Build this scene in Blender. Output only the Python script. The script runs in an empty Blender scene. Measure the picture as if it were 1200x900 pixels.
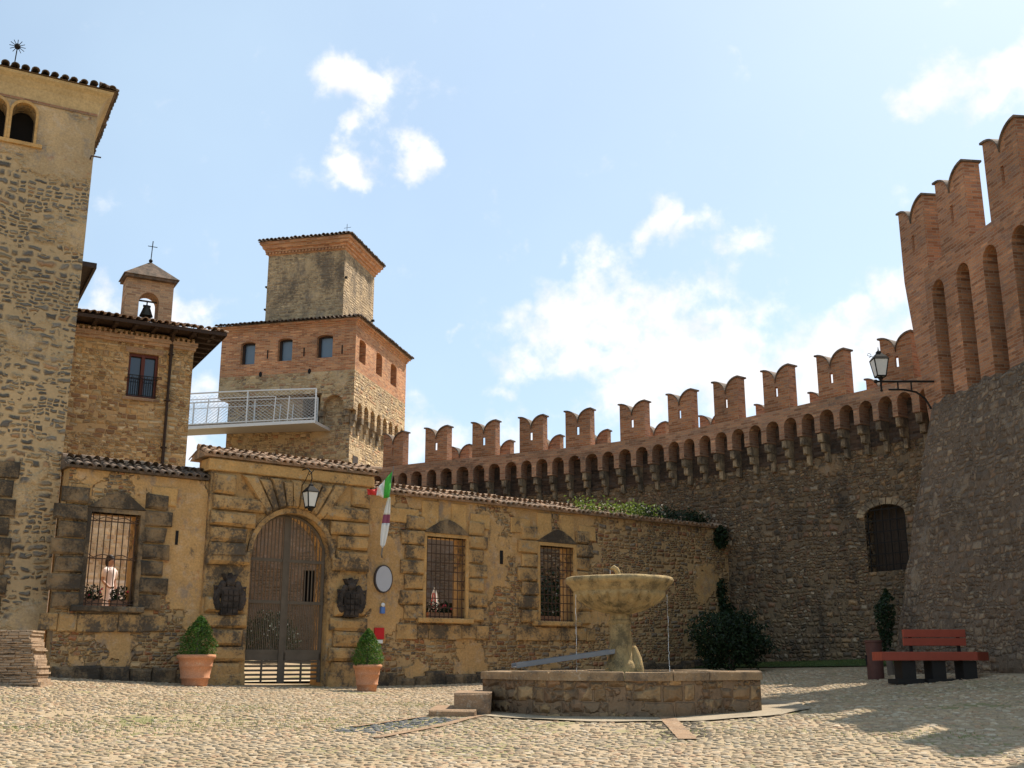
import bpy, math, random
import numpy as np
from mathutils import Vector, Matrix, noise as mnoise
from mathutils.geometry import tessellate_polygon
random.seed(7)
R = math.radians
C = bpy.context.scene.collection
SC = bpy.context.scene

# ------------------------------------------------------------------ camera
F, EZ = 1280.0, 1.6
TILT = math.atan(325 / 1280)
cam = bpy.data.cameras.new('camera'); cam.sensor_width = 36; cam.lens = 36 * F / 1200
cam.clip_end = 5000
co = bpy.data.objects.new('camera', cam); C.objects.link(co)
co.location = (0, 0, EZ); co.rotation_euler = (math.pi / 2 + TILT, 0, 0)
SC.camera = co

# ------------------------------------------------------------------ sky and sun
SUN_AZ = math.atan2(.75, .67)      # direction towards the sun, from +X
SUN_EL = R(52)
w = bpy.data.worlds.new('World'); SC.world = w; w.use_nodes = True
nt = w.node_tree; nt.nodes.clear()
def wn(t, **k):
    n = nt.nodes.new(t)
    for a, b in k.items(): setattr(n, a, b)
    return n
out = wn('ShaderNodeOutputWorld'); bg = wn('ShaderNodeBackground')
sky = wn('ShaderNodeTexSky', sky_type='NISHITA', sun_disc=False)
sky.sun_elevation = SUN_EL; sky.sun_rotation = math.pi / 2 - SUN_AZ
sky.air_density = 1.0; sky.dust_density = 1.4; sky.ozone_density = 2.0; sky.altitude = 300
tc = wn('ShaderNodeTexCoord')
def ray(px, py):
    c, s = math.cos(TILT), math.sin(TILT)
    x = (px - 600) / F; u = (450 - py) / F
    return Vector((x, c - u * s, s + u * c))
CLOUDS = [(400, 95, 48, 1.0), (430, 110, 42, 1.0), (452, 95, 40, .8), (420, 160, 30, .9), (412, 205, 36, 1.0), (425, 225, 26, .8), (487, 190, 34, 1.0),
          (775, 265, 30, .8), (820, 276, 34, .85), (865, 270, 30, .8), (878, 318, 26, .75), (835, 342, 28, .6), (650, 390, 75, .9), (720, 375, 95, 1.05), (790, 400, 100, 1.05), (860, 440, 95, 1.0), (740, 460, 90, .95),
          (930, 440, 80, 1.0), (690, 335, 40, .8), (1025, 365, 50, .9), (1060, 320, 40, .9), (1070, 400, 70, 1.0), (1000, 430, 70, 1.0),
          (1075, 122, 40, .75), (1110, 112, 44, .8), (1150, 100, 50, .85), (1190, 80, 45, .9), (578, 468, 26, .7), (548, 378, 16, .6), (100, 350, 46, 1.05), (135, 365, 50, 1.05), (185, 378, 56, 1.05),
          (240, 500, 60, .7), (255, 540, 50, .8), (648, 313, 20, .6), (708, 293, 22, .6), (500, 520, 60, .6), (620, 505, 60, .7)]
acc = None
def math_(op, a, b=None, c=None):
    n = wn('ShaderNodeMath', operation=op)
    for i, v in enumerate((a, b, c)):
        if v is None: continue
        if isinstance(v, (int, float)): n.inputs[i].default_value = v
        else: nt.links.new(v, n.inputs[i])
    return n.outputs[0]
nz0 = wn('ShaderNodeTexNoise'); nz0.inputs['Scale'].default_value = 13; nz0.inputs['Detail'].default_value = 6
nt.links.new(tc.outputs['Generated'], nz0.inputs['Vector'])
wv = wn('ShaderNodeVectorMath', operation='MULTIPLY_ADD')
nt.links.new(nz0.outputs['Color'], wv.inputs[0]); wv.inputs[1].default_value = (.13, .13, .13)
va = wn('ShaderNodeVectorMath', operation='SUBTRACT'); nt.links.new(tc.outputs['Generated'], va.inputs[0]); va.inputs[1].default_value = (.065, .065, .065)
nt.links.new(va.outputs[0], wv.inputs[2])
for px, py, r, k in CLOUDS:
    d = ray(px, py).normalized()
    vd = wn('ShaderNodeVectorMath', operation='DISTANCE'); nt.links.new(wv.outputs[0], vd.inputs[0]); vd.inputs[1].default_value = d
    mr = wn('ShaderNodeMapRange', interpolation_type='SMOOTHSTEP')
    nt.links.new(vd.outputs['Value'], mr.inputs['Value'])
    mr.inputs['From Min'].default_value = 0; mr.inputs['From Max'].default_value = r / F * 1.42
    mr.inputs['To Min'].default_value = k * .86; mr.inputs['To Max'].default_value = 0
    acc = mr.outputs[0] if acc is None else math_('MAXIMUM', acc, mr.outputs[0])
nz = wn('ShaderNodeTexNoise'); nz.inputs['Scale'].default_value = 22; nz.inputs['Detail'].default_value = 9; nz.inputs['Roughness'].default_value = .6
nt.links.new(tc.outputs['Generated'], nz.inputs['Vector'])
v = math_('ADD', acc, math_('MULTIPLY', math_('SUBTRACT', nz.outputs['Fac'], .5), 2.1))
cm = wn('ShaderNodeMapRange', interpolation_type='SMOOTHSTEP'); nt.links.new(v, cm.inputs['Value'])
cm.inputs['From Min'].default_value = .18; cm.inputs['From Max'].default_value = .95
# thin veil that whitens the sky (summer haze high up)
nz2 = wn('ShaderNodeTexNoise'); nz2.inputs['Scale'].default_value = 2.2; nz2.inputs['Detail'].default_value = 5
nt.links.new(tc.outputs['Generated'], nz2.inputs['Vector'])
veil = wn('ShaderNodeMapRange'); nt.links.new(nz2.outputs['Fac'], veil.inputs['Value'])
veil.inputs['From Min'].default_value = .3; veil.inputs['From Max'].default_value = .75; veil.inputs['To Min'].default_value = .30; veil.inputs['To Max'].default_value = .50
sdir = Vector((math.cos(SUN_EL) * math.cos(SUN_AZ), math.cos(SUN_EL) * math.sin(SUN_AZ), math.sin(SUN_EL)))
m0 = wn('ShaderNodeMix', data_type='RGBA'); nt.links.new(veil.outputs[0], m0.inputs['Factor']); nt.links.new(sky.outputs[0], m0.inputs['A'])
m0.inputs['B'].default_value = (5.5, 7.0, 7.9, 1)
m1 = wn('ShaderNodeMix', data_type='RGBA'); nt.links.new(cm.outputs[0], m1.inputs['Factor']); nt.links.new(m0.outputs['Result'], m1.inputs['A'])
nz3 = wn('ShaderNodeTexNoise'); nz3.inputs['Scale'].default_value = 30; nz3.inputs['Detail'].default_value = 7; nt.links.new(tc.outputs['Generated'], nz3.inputs['Vector'])
cr_ = wn('ShaderNodeMapRange'); nt.links.new(nz3.outputs['Fac'], cr_.inputs['Value']); cr_.inputs['From Min'].default_value = .35; cr_.inputs['From Max'].default_value = .65
m2 = wn('ShaderNodeMix', data_type='RGBA'); nt.links.new(cr_.outputs[0], m2.inputs['Factor']); m2.inputs['A'].default_value = (6.3, 6.35, 6.7, 1); m2.inputs['B'].default_value = (8.2, 7.9, 7.7, 1)
nt.links.new(m2.outputs['Result'], m1.inputs['B'])
nt.links.new(m1.outputs['Result'], bg.inputs['Color']); bg.inputs['Strength'].default_value = .097
nt.links.new(bg.outputs[0], out.inputs[0])

sl = bpy.data.lights.new('sun', 'SUN'); sl.energy = 4.7; sl.angle = R(.5); sl.color = (1, .91, .78)
so = bpy.data.objects.new('sun', sl); C.objects.link(so)
so.rotation_euler = (-sdir).to_track_quat('-Z', 'Y').to_euler()
SC.view_settings.view_transform = 'Standard'; SC.view_settings.look = 'None'
SC.view_settings.exposure = .70; SC.view_settings.gamma = 1
SC.render.engine = 'CYCLES'
SC.cycles.max_bounces = 6; SC.cycles.diffuse_bounces = 4; SC.cycles.transparent_max_bounces = 8

# ------------------------------------------------------------------ ground height
def lerp_tab(tab, x):
    if x <= tab[0][0]: return tab[0][1]
    for (a, b), (c, d) in zip(tab, tab[1:]):
        if x <= c: return b + (d - b) * (x - a) / (c - a)
    return tab[-1][1]
GT = [(-60, .0), (0, .08), (8, .45), (11, .6), (16, .82), (20, .86), (25, .93), (30, 1.15), (34, 1.3), (60, 1.5)]
def gz(x, y):
    k = min(1, max(0, (y - 12) / 9)); k = k * k * (3 - 2 * k)
    return lerp_tab(GT, y) + .0052 * min(x * x, 130) * k

# ------------------------------------------------------------------ mesh builder
class MB:
    def __init__(s): s.v = []; s.f = []
    def add(s, vs, fs):
        o = len(s.v); s.v += [tuple(a) for a in vs]; s.f += [tuple(i + o for i in f) for f in fs]
        return o
    def box(s, x0, x1, y0, y1, z0, z1, j=0.0):
        p = [(x0, y0, z0), (x1, y0, z0), (x1, y1, z0), (x0, y1, z0), (x0, y0, z1), (x1, y0, z1), (x1, y1, z1), (x0, y1, z1)]
        if j: p = [tuple(c + random.uniform(-j, j) for c in q) for q in p]
        s.add(p, [(0, 3, 2, 1), (4, 5, 6, 7), (0, 1, 5, 4), (1, 2, 6, 5), (2, 3, 7, 6), (3, 0, 4, 7)])
    def block(s, x0, x1, y0, y1, z0, z1, b=.03, j=0.0):
        """box with its front (y0) face chamfered by b"""
        q = lambda: random.uniform(-j, j)
        p = [(x0 + q(), y0 + b, z0 + q()), (x1 + q(), y0 + b, z0 + q()), (x1 + q(), y0 + b, z1 + q()), (x0 + q(), y0 + b, z1 + q()),
             (x0 + b + q(), y0 + q(), z0 + b + q()), (x1 - b + q(), y0 + q(), z0 + b + q()), (x1 - b + q(), y0 + q(), z1 - b + q()), (x0 + b + q(), y0 + q(), z1 - b + q()),
             (x0, y1, z0), (x1, y1, z0), (x1, y1, z1), (x0, y1, z1)]
        s.add(p, [(4, 5, 6, 7), (0, 1, 5, 4), (1, 2, 6, 5), (2, 3, 7, 6), (3, 0, 4, 7), (0, 8, 9, 1), (1, 9, 10, 2), (2, 10, 11, 3), (3, 11, 8, 0), (8, 11, 10, 9)])
    def plate(s, outline, holes, y0, y1):
        """outline and holes are (x,z) loops; solid between y0 (front) and y1"""
        loops = [outline] + list(holes)
        flat = [p for l in loops for p in l]
        tris = tessellate_polygon([[Vector((a, b, 0)) for a, b in l] for l in loops])
        n = len(flat); o = len(s.v)
        s.v += [(a, y0, b) for a, b in flat] + [(a, y1, b) for a, b in flat]
        for t in tris:
            a, b, c = [flat[i] for i in t]
            ar = (b[0] - a[0]) * (c[1] - a[1]) - (c[0] - a[0]) * (b[1] - a[1])
            if abs(ar) < 1e-9: continue
            if ar < 0: t = t[::-1]
            s.f.append(tuple(o + i for i in t)); s.f.append(tuple(o + n + i for i in reversed(t)))
        k = 0
        for li, l in enumerate(loops):
            m = len(l)
            ar = sum(l[i][0] * l[(i + 1) % m][1] - l[(i + 1) % m][0] * l[i][1] for i in range(m))
            ccw = ar > 0
            if li: ccw = not ccw
            for i in range(m):
                a, b = k + i, k + (i + 1) % m
                s.f.append((o + a, o + a + n, o + b + n, o + b) if ccw else (o + b, o + b + n, o + a + n, o + a))
            k += m
    def lathe(s, prof, cx=0, cy=0, n=32, a0=0, mod=None, closed=True):
        o = len(s.v)
        for (r, z) in prof:
            for i in range(n):
                a = a0 + 2 * math.pi * i / n
                rr, zz = (r, z) if mod is None else mod(r, z, a)
                s.v.append((cx + rr * math.cos(a), cy + rr * math.sin(a), zz))
        for k in range(len(prof) - 1):
            for i in range(n):
                j = (i + 1) % n
                s.f.append((o + k * n + i, o + k * n + j, o + (k + 1) * n + j, o + (k + 1) * n + i))
        if closed:
            s.f.append(tuple(o + i for i in reversed(range(n)))); s.f.append(tuple(o + (len(prof) - 1) * n + i for i in range(n)))
    def tube(s, pts, r, n=8):
        pts = [Vector(p) for p in pts]; rs = r if isinstance(r, (list, tuple)) else [r] * len(pts)
        o = len(s.v); up = Vector((0, 0, 1))
        for i, p in enumerate(pts):
            d = (pts[min(i + 1, len(pts) - 1)] - pts[max(i - 1, 0)]).normalized()
            a = d.cross(up)
            if a.length < .05: a = d.cross(Vector((1, 0, 0)))
            a.normalize(); b = a.cross(d)
            for k in range(n):
                t = 2 * math.pi * k / n
                s.v.append(tuple(p + (a * math.cos(t) + b * math.sin(t)) * rs[i]))
        for i in range(len(pts) - 1):
            for k in range(n):
                l = (k + 1) % n
                s.f.append((o + i * n + k, o + (i + 1) * n + k, o + (i + 1) * n + l, o + i * n + l))
        s.f.append(tuple(o + k for k in range(n))); s.f.append(tuple(o + (len(pts) - 1) * n + k for k in reversed(range(n))))
    def ball(s, c, rx, ry=None, rz=None, n=10, m=6):
        ry = ry or rx; rz = rz or rx
        prof = [(math.sin(math.pi * k / m), -math.cos(math.pi * k / m)) for k in range(1, m)]
        o = len(s.v)
        s.v.append((c[0], c[1], c[2] - rz))
        for r, z in prof:
            for i in range(n):
                a = 2 * math.pi * i / n
                s.v.append((c[0] + rx * r * math.cos(a), c[1] + ry * r * math.sin(a), c[2] + rz * z))
        s.v.append((c[0], c[1], c[2] + rz)); e = len(s.v) - 1
        for i in range(n):
            j = (i + 1) % n
            s.f.append((o, o + 1 + j, o + 1 + i)); s.f.append((e, e - n + i, e - n + j))
            for k in range(m - 2):
                q = o + 1 + k * n
                s.f.append((q + i, q + j, q + n + j, q + n + i))
    def build(s, name, mat, parent=None, warp=None, smooth=False, kind=None, uvs=True, label=None, jitter=0):
        me = bpy.data.meshes.new(name)
        src = s.v
        vs = src
        if jitter:
            vs = [tuple(Vector(p) + mnoise.noise_vector(Vector(p) * 1.7) * jitter + mnoise.noise_vector(Vector(p) * 6.1) * jitter * .4) for p in vs]
        if warp: vs = [warp(*p) for p in vs]
        me.from_pydata(vs, [], s.f); me.update()
        if uvs:
            uv = me.uv_layers.new(name='UVMap')
            co_ = np.array(src, dtype=np.float64)
            li = np.empty(len(me.loops), dtype=np.int32); me.loops.foreach_get('vertex_index', li)
            ls = np.empty(len(me.polygons), dtype=np.int32); me.polygons.foreach_get('loop_start', ls)
            lt = np.empty(len(me.polygons), dtype=np.int32); me.polygons.foreach_get('loop_total', lt)
            A, B, D = co_[li[ls]], co_[li[ls + 1]], co_[li[ls + lt - 1]]
            nn = np.abs(np.cross(B - A, D - A)); nn[:, 2] *= .9
            ax = np.argmax(nn, axis=1)
            axl = np.repeat(ax, lt); P = co_[li]
            U = np.where(axl == 0, P[:, 1] + .37, P[:, 0]); V = np.where(axl == 2, P[:, 1], P[:, 2])
            uv.data.foreach_set('uv', np.stack([U, V], 1).astype(np.float32).ravel())
        if smooth: me.polygons.foreach_set('use_smooth', [True] * len(me.polygons))
        me.materials.append(mat)
        o = bpy.data.objects.new(name, me); C.objects.link(o)
        if parent: o.parent = parent
        if kind: o['kind'] = kind
        if label: o['label'] = label
        return o

def thing(name, label, cat, loc=(0, 0, 0), rz=0, group=None):
    o = bpy.data.objects.new(name, None); C.objects.link(o); o.empty_display_size = .3
    o.location = loc; o.rotation_euler = (0, 0, rz); o['label'] = label; o['category'] = cat
    if group: o['group'] = group
    return o
def tag(o, label, cat, group=None):
    o['label'] = label; o['category'] = cat
    if group: o['group'] = group
    return o
def dup(root, loc, rz, label, parent=None):
    r = root.copy(); C.objects.link(r); r.location = loc; r.rotation_euler = (0, 0, rz)
    if label: r['label'] = label
    if parent: r.parent = parent
    for ch in list(root.children):
        c = ch.copy(); C.objects.link(c); c.parent = r
        for g in ch.children:
            d = g.copy(); C.objects.link(d); d.parent = c
    return r
def at(px, py, Y):
    r = ray(px, py); k = Y / r.y
    return Vector((r.x * k, Y, EZ + r.z * k))
def onground(px, py):
    r = ray(px, py); t = 5.0
    for _ in range(4000):
        p = Vector((0, 0, EZ)) + r * t
        if p.z <= gz(p.x, p.y): break
        t += .01
    return p

# ------------------------------------------------------------------ materials
class M:
    def __init__(s, name):
        s.m = bpy.data.materials.new(name); s.m.use_nodes = True
        s.t = s.m.node_tree; s.b = s.t.nodes['Principled BSDF']; s.b.inputs['Roughness'].default_value = .9
        s.b.inputs['Specular IOR Level'].default_value = .25
    def n(s, typ, ins=None, **k):
        n = s.t.nodes.new('ShaderNode' + typ)
        for a, b in k.items(): setattr(n, a, b)
        for a, b in (ins or {}).items(): s.set(n.inputs[a], b)
        return n
    def set(s, sock, v):
        if isinstance(v, bpy.types.NodeSocket): s.t.links.new(v, sock)
        else:
            if isinstance(v, tuple) and len(v) == 3 and sock.type == 'RGBA': v = v + (1,)
            sock.default_value = v
    def math(s, op, a, b=0.0, clamp=False):
        n = s.t.nodes.new('ShaderNodeMath'); n.operation = op; n.use_clamp = clamp
        s.set(n.inputs[0], a); s.set(n.inputs[1], b); return n.outputs[0]
    def uv(s): return s.n('UVMap').outputs[0]
    def obj(s): return s.n('TexCoord').outputs['Object']
    def noise(s, vec, scale, detail=4, rough=.55, col=False):
        n = s.n('TexNoise', {'Vector': vec, 'Scale': scale, 'Detail': detail, 'Roughness': rough})
        return n.outputs['Color' if col else 'Fac']
    def mapv(s, vec, sc, loc=(0, 0, 0)):
        return s.n('Mapping', {'Vector': vec, 'Scale': sc, 'Location': loc}).outputs[0]
    def warp(s, vec, scale, amt):
        c = s.noise(vec, scale, 3, .5, True)
        a = s.n('VectorMath', {0: c, 1: (.5, .5, .5)}, operation='SUBTRACT').outputs[0]
        return s.n('VectorMath', {0: a, 1: (amt, amt, amt), 2: vec}, operation='MULTIPLY_ADD').outputs[0]
    def ramp(s, fac, stops, interp='LINEAR'):
        n = s.n('ValToRGB', {'Fac': fac}); cr = n.color_ramp; cr.interpolation = interp
        while len(cr.elements) < len(stops): cr.elements.new(.5)
        for e, (p, c) in zip(cr.elements, stops):
            e.position = p; e.color = tuple(c) + (1,) if len(c) == 3 else c
        return n.outputs[0]
    def step(s, fac, a, b, lo=0.0, hi=1.0):
        return s.n('MapRange', {'Value': fac, 'From Min': a, 'From Max': b, 'To Min': lo, 'To Max': hi}, interpolation_type='SMOOTHSTEP').outputs[0]
    def mix(s, f, a, b, mode='MIX'):
        n = s.n('Mix', data_type='RGBA', blend_type=mode)
        s.set(n.inputs['Factor'], f); s.set(n.inputs[6], a); s.set(n.inputs[7], b); return n.outputs[2]
    def bump(s, h, dist, strength=1.0, normal=None):
        n = s.n('Bump', {'Height': h, 'Distance': dist, 'Strength': strength})
        if normal is not None: s.set(n.inputs['Normal'], normal)
        return n.outputs[0]
    def done(s, col=None, normal=None, rough=None):
        if col is not None: s.set(s.b.inputs['Base Color'], col)
        if normal is not None: s.set(s.b.inputs['Normal'], normal)
        if rough is not None: s.set(s.b.inputs['Roughness'], rough)
        return s.m

def masonry(name, stones, mortar, scale=3.2, aspect=1.8, mw=.07, plaster=None, pl=(.55, .62), lichen=(.06, .055, .05), li=(.6, .75), lis=1.1, bd=.05, warp=.35, streak=1.0, band=None, speckle=None, xband=None, coursed=True, contrast=1.0):
    m = M(name); uv = m.uv()
    big = m.mapv(uv, (1, 1, 1), (random.uniform(0, 50), random.uniform(0, 50), 0))
    wv = m.warp(m.warp(uv, .8, warp * .5), 3.0, warp * .28)
    vv = m.mapv(wv, (scale, scale * aspect, 1))
    vo = m.n('TexVoronoi', {'Vector': vv, 'Scale': 1.0, 'Randomness': .85}, voronoi_dimensions='2D')
    ve = m.n('TexVoronoi', {'Vector': vv, 'Scale': 1.0, 'Randomness': .85}, voronoi_dimensions='2D', feature='DISTANCE_TO_EDGE')
    # second, smaller layer of stones in places
    vv2 = m.mapv(wv, (scale * 2.1, scale * aspect * 2.3, 1))
    vo2 = m.n('TexVoronoi', {'Vector': vv2, 'Scale': 1.0}, voronoi_dimensions='2D')
    ve2 = m.n('TexVoronoi', {'Vector': vv2, 'Scale': 1.0}, voronoi_dimensions='2D', feature='DISTANCE_TO_EDGE')
    sel = m.step(m.noise(big, 1.3, 4), .5, .54)
    ccol = m.mix(sel, vo.outputs['Color'], vo2.outputs['Color'])
    if coursed:
        sx = m.n('SeparateXYZ', {0: m.warp(m.warp(uv, 1.1, warp * .38), 5.5, warp * .16)})
        def course(sc_):
            wob = m.noise(m.n('CombineXYZ', {0: 0.0, 1: sx.outputs[1], 2: 4.0}).outputs[0], 1.7, 3)
            yy = m.math('ADD', m.math('MULTIPLY', sx.outputs[1], sc_ * aspect), m.math('MULTIPLY', wob, 2.2))
            row = m.math('FLOOR', yy); fy = m.math('SUBTRACT', yy, row)
            rr = m.n('TexWhiteNoise', {'W': row}, noise_dimensions='1D').outputs['Value']
            xx = m.math('ADD', m.math('MULTIPLY', m.math('MULTIPLY', sx.outputs[0], sc_), m.math('ADD', m.math('MULTIPLY', rr, .5), .75)), m.math('MULTIPLY', rr, 91.0))
            v1 = m.n('TexVoronoi', {'W': xx, 'Scale': 1.0, 'Randomness': .9}, voronoi_dimensions='1D')
            v2 = m.n('TexVoronoi', {'W': xx, 'Scale': 1.0, 'Randomness': .9}, voronoi_dimensions='1D', feature='DISTANCE_TO_EDGE')
            ry = m.math('DIVIDE', m.math('MINIMUM', fy, m.math('SUBTRACT', 1.0, fy)), aspect * .8)
            ed = m.n('Math', {0: ry, 1: m.math('MULTIPLY', v2.outputs['Distance'], 1.0), 2: .12}, operation='SMOOTH_MIN').outputs[0]
            return v1.outputs['Color'], ed
        c1_, e1_ = course(scale); c2_, e2_ = course(scale * 1.7)
        ccol = m.mix(sel, c1_, c2_)
        edge = m.math('ADD', m.math('MULTIPLY', e1_, m.math('SUBTRACT', 1.0, sel)), m.math('MULTIPLY', e2_, sel))
    else: edge = m.math('ADD', m.math('MULTIPLY', ve.outputs['Distance'], m.math('SUBTRACT', 1.0, sel)), m.math('MULTIPLY', ve2.outputs['Distance'], sel))
    rnd = m.n('SeparateColor', {0: ccol})
    n = len(stones)
    pal = m.ramp(rnd.outputs[0], [(i / n, c) for i, c in enumerate(stones)], 'CONSTANT')
    val = m.math('MULTIPLY_ADD' if False else 'ADD', m.math('MULTIPLY', rnd.outputs[1], .5), .72)
    fine = m.noise(uv, 26, 6, .7); mid = m.noise(uv, 7, 5, .6)
    shade = m.math('MULTIPLY', val, m.math('ADD', m.math('MULTIPLY', fine, .7), .62))
    hsv = m.n('HueSaturation', {'Color': pal, 'Value': shade, 'Hue': .5, 'Saturation': 1.0}).outputs[0]
    mwn = m.math('ADD', m.math('MULTIPLY', mid, mw * 1.6), mw * .1)
    mm = m.n('MapRange', {'Value': edge, 'From Min': m.math('MULTIPLY', mwn, .5), 'From Max': m.math('MULTIPLY', mwn, 1.5)}).outputs[0]
    # some stones buried under mortar
    bury = m.step(m.math('ADD', rnd.outputs[2], m.math('MULTIPLY', m.math('SUBTRACT', mid, .5), .8)), .12, .22)
    mm = m.math('MULTIPLY', mm, bury)
    mcol = m.mix(m.noise(uv, 12, 5, .65), tuple(c * .72 for c in mortar), tuple(min(1, c * 1.25) for c in mortar))
    col = m.mix(mm, mcol, hsv)
    h = m.math('MULTIPLY', mm, m.math('ADD', m.step(edge, 0, .35), .6))
    h = m.math('ADD', h, m.math('MULTIPLY', fine, .35))
    if plaster:
        pn = m.math('ADD', m.noise(big, .55, 7, .62), m.math('MULTIPLY', m.math('SUBTRACT', m.noise(uv, 5, 4), .5), .12))
        if band:   # plaster thins out between two heights
            sz_ = m.n('SeparateXYZ', {0: uv})
            for b0_, b1_, k_ in band: pn = m.math('ADD', pn, m.math('MULTIPLY', m.step(sz_.outputs[1], min(b0_, b1_), max(b0_, b1_), 0.0 if b0_ < b1_ else 1.0, 1.0 if b0_ < b1_ else 0.0), k_))
        if xband: pn = m.math('SUBTRACT', pn, m.step(m.n('SeparateXYZ', {0: uv}).outputs[0], xband[0], xband[1], 0.0, xband[2]))
        pf = m.step(pn, pl[0], pl[1])
        pc = m.mix(m.noise(big, 1.6, 8, .7), tuple(c * .62 for c in plaster), tuple(min(1, c * 1.3) for c in plaster))
        pc = m.mix(m.step(m.noise(big, 3.7, 6, .7), .5, .66), pc, tuple(c * .85 + .1 for c in plaster))
        pc = m.mix(m.math('MULTIPLY', m.step(m.noise(m.mapv(big, (1, .6, 1), (9, 4, 0)), 1.9, 8, .72), .52, .66), .75), pc, tuple(.16 + c * .22 for c in plaster))
        pc = m.mix(m.math('MULTIPLY', m.step(m.noise(m.mapv(big, (1, 1, 1), (3, 7, 0)), 2.6, 7, .7), .58, .68), .6), pc, (plaster[0] * .8, plaster[1] * .55, plaster[2] * .5))
        pc = m.mix(.7, pc, m.ramp(m.noise(uv, 22, 7, .75), [(.3, (.6, .6, .6)), (.7, (1.3, 1.3, 1.3))]), 'MULTIPLY')
        col = m.mix(pf, col, pc)
        hp = m.math('ADD', 1.7, m.math('MULTIPLY', m.noise(uv, 9, 8, .7), .7))
        h = m.n('Mix', {0: pf, 2: h, 3: hp}, data_type='FLOAT').outputs[0]
    sv = m.mapv(big, (1.4, .55 / max(streak, .01), 1))
    ln = m.math('ADD', m.math('MULTIPLY', m.noise(sv, lis, 7, .68), .7), m.math('MULTIPLY', m.noise(uv, 8, 6, .7), .3))
    lf = m.step(ln, li[0], li[1])
    col = m.mix(m.math('MULTIPLY', lf, .88), col, lichen)
    if speckle:
        sp_ = m.noise(m.mapv(m.warp(uv, 2, .3), (9, 3.6, 1)), 1.6, 8, .75)
        col = m.mix(m.math('MULTIPLY', m.step(sp_, .55, .68), .75), col, speckle)
        col = m.mix(m.math('MULTIPLY', m.step(m.math('SUBTRACT', 1.0, sp_), .56, .66), .6), col, (.12, .09, .065))
        h = m.math('ADD', h, m.math('MULTIPLY', sp_, 1.6))
    col = m.mix(.9, col, m.ramp(m.noise(big, .33, 4), [(.3, (.72, .72, .74)), (.7, (1.15, 1.1, 1.05))]), 'MULTIPLY')
    return m.done(col, m.bump(h, bd, .9))

def bricks(name, c1, c2, mortar, bw=.27, bh=.072, dark=(.07, .055, .045), li=(.56, .75), bd=.012, grey=None):
    m = M(name); uv = m.uv(); uv2 = m.warp(uv, 5, .03)
    b = m.n('TexBrick', {'Vector': uv2, 'Color1': (0, 0, 0), 'Color2': (1, 1, 1), 'Mortar': (.5, .5, .5), 'Scale': 1.0, 'Mortar Size': .009, 'Mortar Smooth': .3, 'Bias': 0.0, 'Brick Width': bw, 'Row Height': bh})
    r = m.n('SeparateColor', {0: b.outputs['Color']}).outputs[0]
    g = grey or tuple(c * .6 + .06 for c in c1)
    col = m.ramp(r, [(0, tuple(c * .6 for c in c1)), (.3, c1), (.6, c2), (.85, g), (1, tuple(min(1, c * 1.25) for c in c2))])
    fine = m.noise(uv, 30, 5, .7)
    col = m.mix(.85, col, m.ramp(fine, [(.25, (.6, .6, .6)), (.75, (1.3, 1.3, 1.3))]), 'MULTIPLY')
    col = m.mix(b.outputs['Fac'], col, mortar)
    oi = m.n('ObjectInfo').outputs['Random']
    big = m.n('VectorMath', {0: m.n('TexCoord').outputs['Object'], 1: m.n('CombineXYZ', {0: m.math('MULTIPLY', oi, 31.0), 1: 3.0, 2: oi}).outputs[0]}, operation='ADD').outputs[0]
    ln = m.math('ADD', m.math('MULTIPLY', m.noise(big, .9, 7, .65), .7), m.math('MULTIPLY', m.noise(uv, 9, 5, .7), .3))
    col = m.mix(m.math('MULTIPLY', m.step(ln, *li), .85), col, dark)
    col = m.mix(.9, col, m.ramp(m.noise(big, .5, 5), [(.3, (.7, .68, .66)), (.7, (1.2, 1.12, 1.08))]), 'MULTIPLY')
    h = m.math('ADD', m.math('SUBTRACT', 1.0, b.outputs['Fac']), m.math('MULTIPLY', fine, .8))
    return m.done(col, m.bump(h, bd, .9))

def stone(name, base, dark=(.07, .06, .05), li=(.5, .66), sc=1.0, rough=.9, bd=.02, var=.35, pale=None):
    m = M(name); o = m.obj()
    oi = m.n('ObjectInfo').outputs['Random']
    p = m.n('VectorMath', {0: o, 1: m.n('CombineXYZ', {0: m.math('MULTIPLY', oi, 17.0), 1: 1.0, 2: 2.0}).outputs[0]}, operation='ADD').outputs[0]
    a = m.noise(p, 2.2 * sc, 7, .65); f = m.noise(p, 19 * sc, 6, .7)
    col = m.mix(a, tuple(c * (1 - var) for c in base), tuple(min(1, c * (1 + var)) for c in base))
    if pale: col = m.mix(m.step(m.noise(p, 5 * sc, 5, .7), .55, .7), col, pale)
    col = m.mix(.8, col, m.ramp(f, [(.25, (.62, .62, .62)), (.75, (1.25, 1.25, 1.25))]), 'MULTIPLY')
    ln = m.math('ADD', m.math('MULTIPLY', m.noise(m.mapv(p, (1, 1, .8), (5, 3, 9)), 1.5 * sc, 7, .66), .65), m.math('MULTIPLY', f, .35))
    col = m.mix(m.math('MULTIPLY', m.step(ln, *li), .92), col, dark)
    h = m.math('ADD', m.math('MULTIPLY', f, .6), m.noise(p, 6 * sc, 5, .6))
    return m.done(col, m.bump(h, bd, .8), rough)

def plain(name, c, rough=.6, metal=0.0, var=.15, sc=8, bd=0.0, spec=.3):
    m = M(name); p = m.obj(); a = m.noise(p, sc, 5, .6)
    col = m.mix(a, tuple(x * (1 - var) for x in c), tuple(min(1, x * (1 + var)) for x in c))
    m.b.inputs['Metallic'].default_value = metal; m.b.inputs['Specular IOR Level'].default_value = spec
    return m.done(col, m.bump(a, bd, .6) if bd else None, rough)

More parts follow.
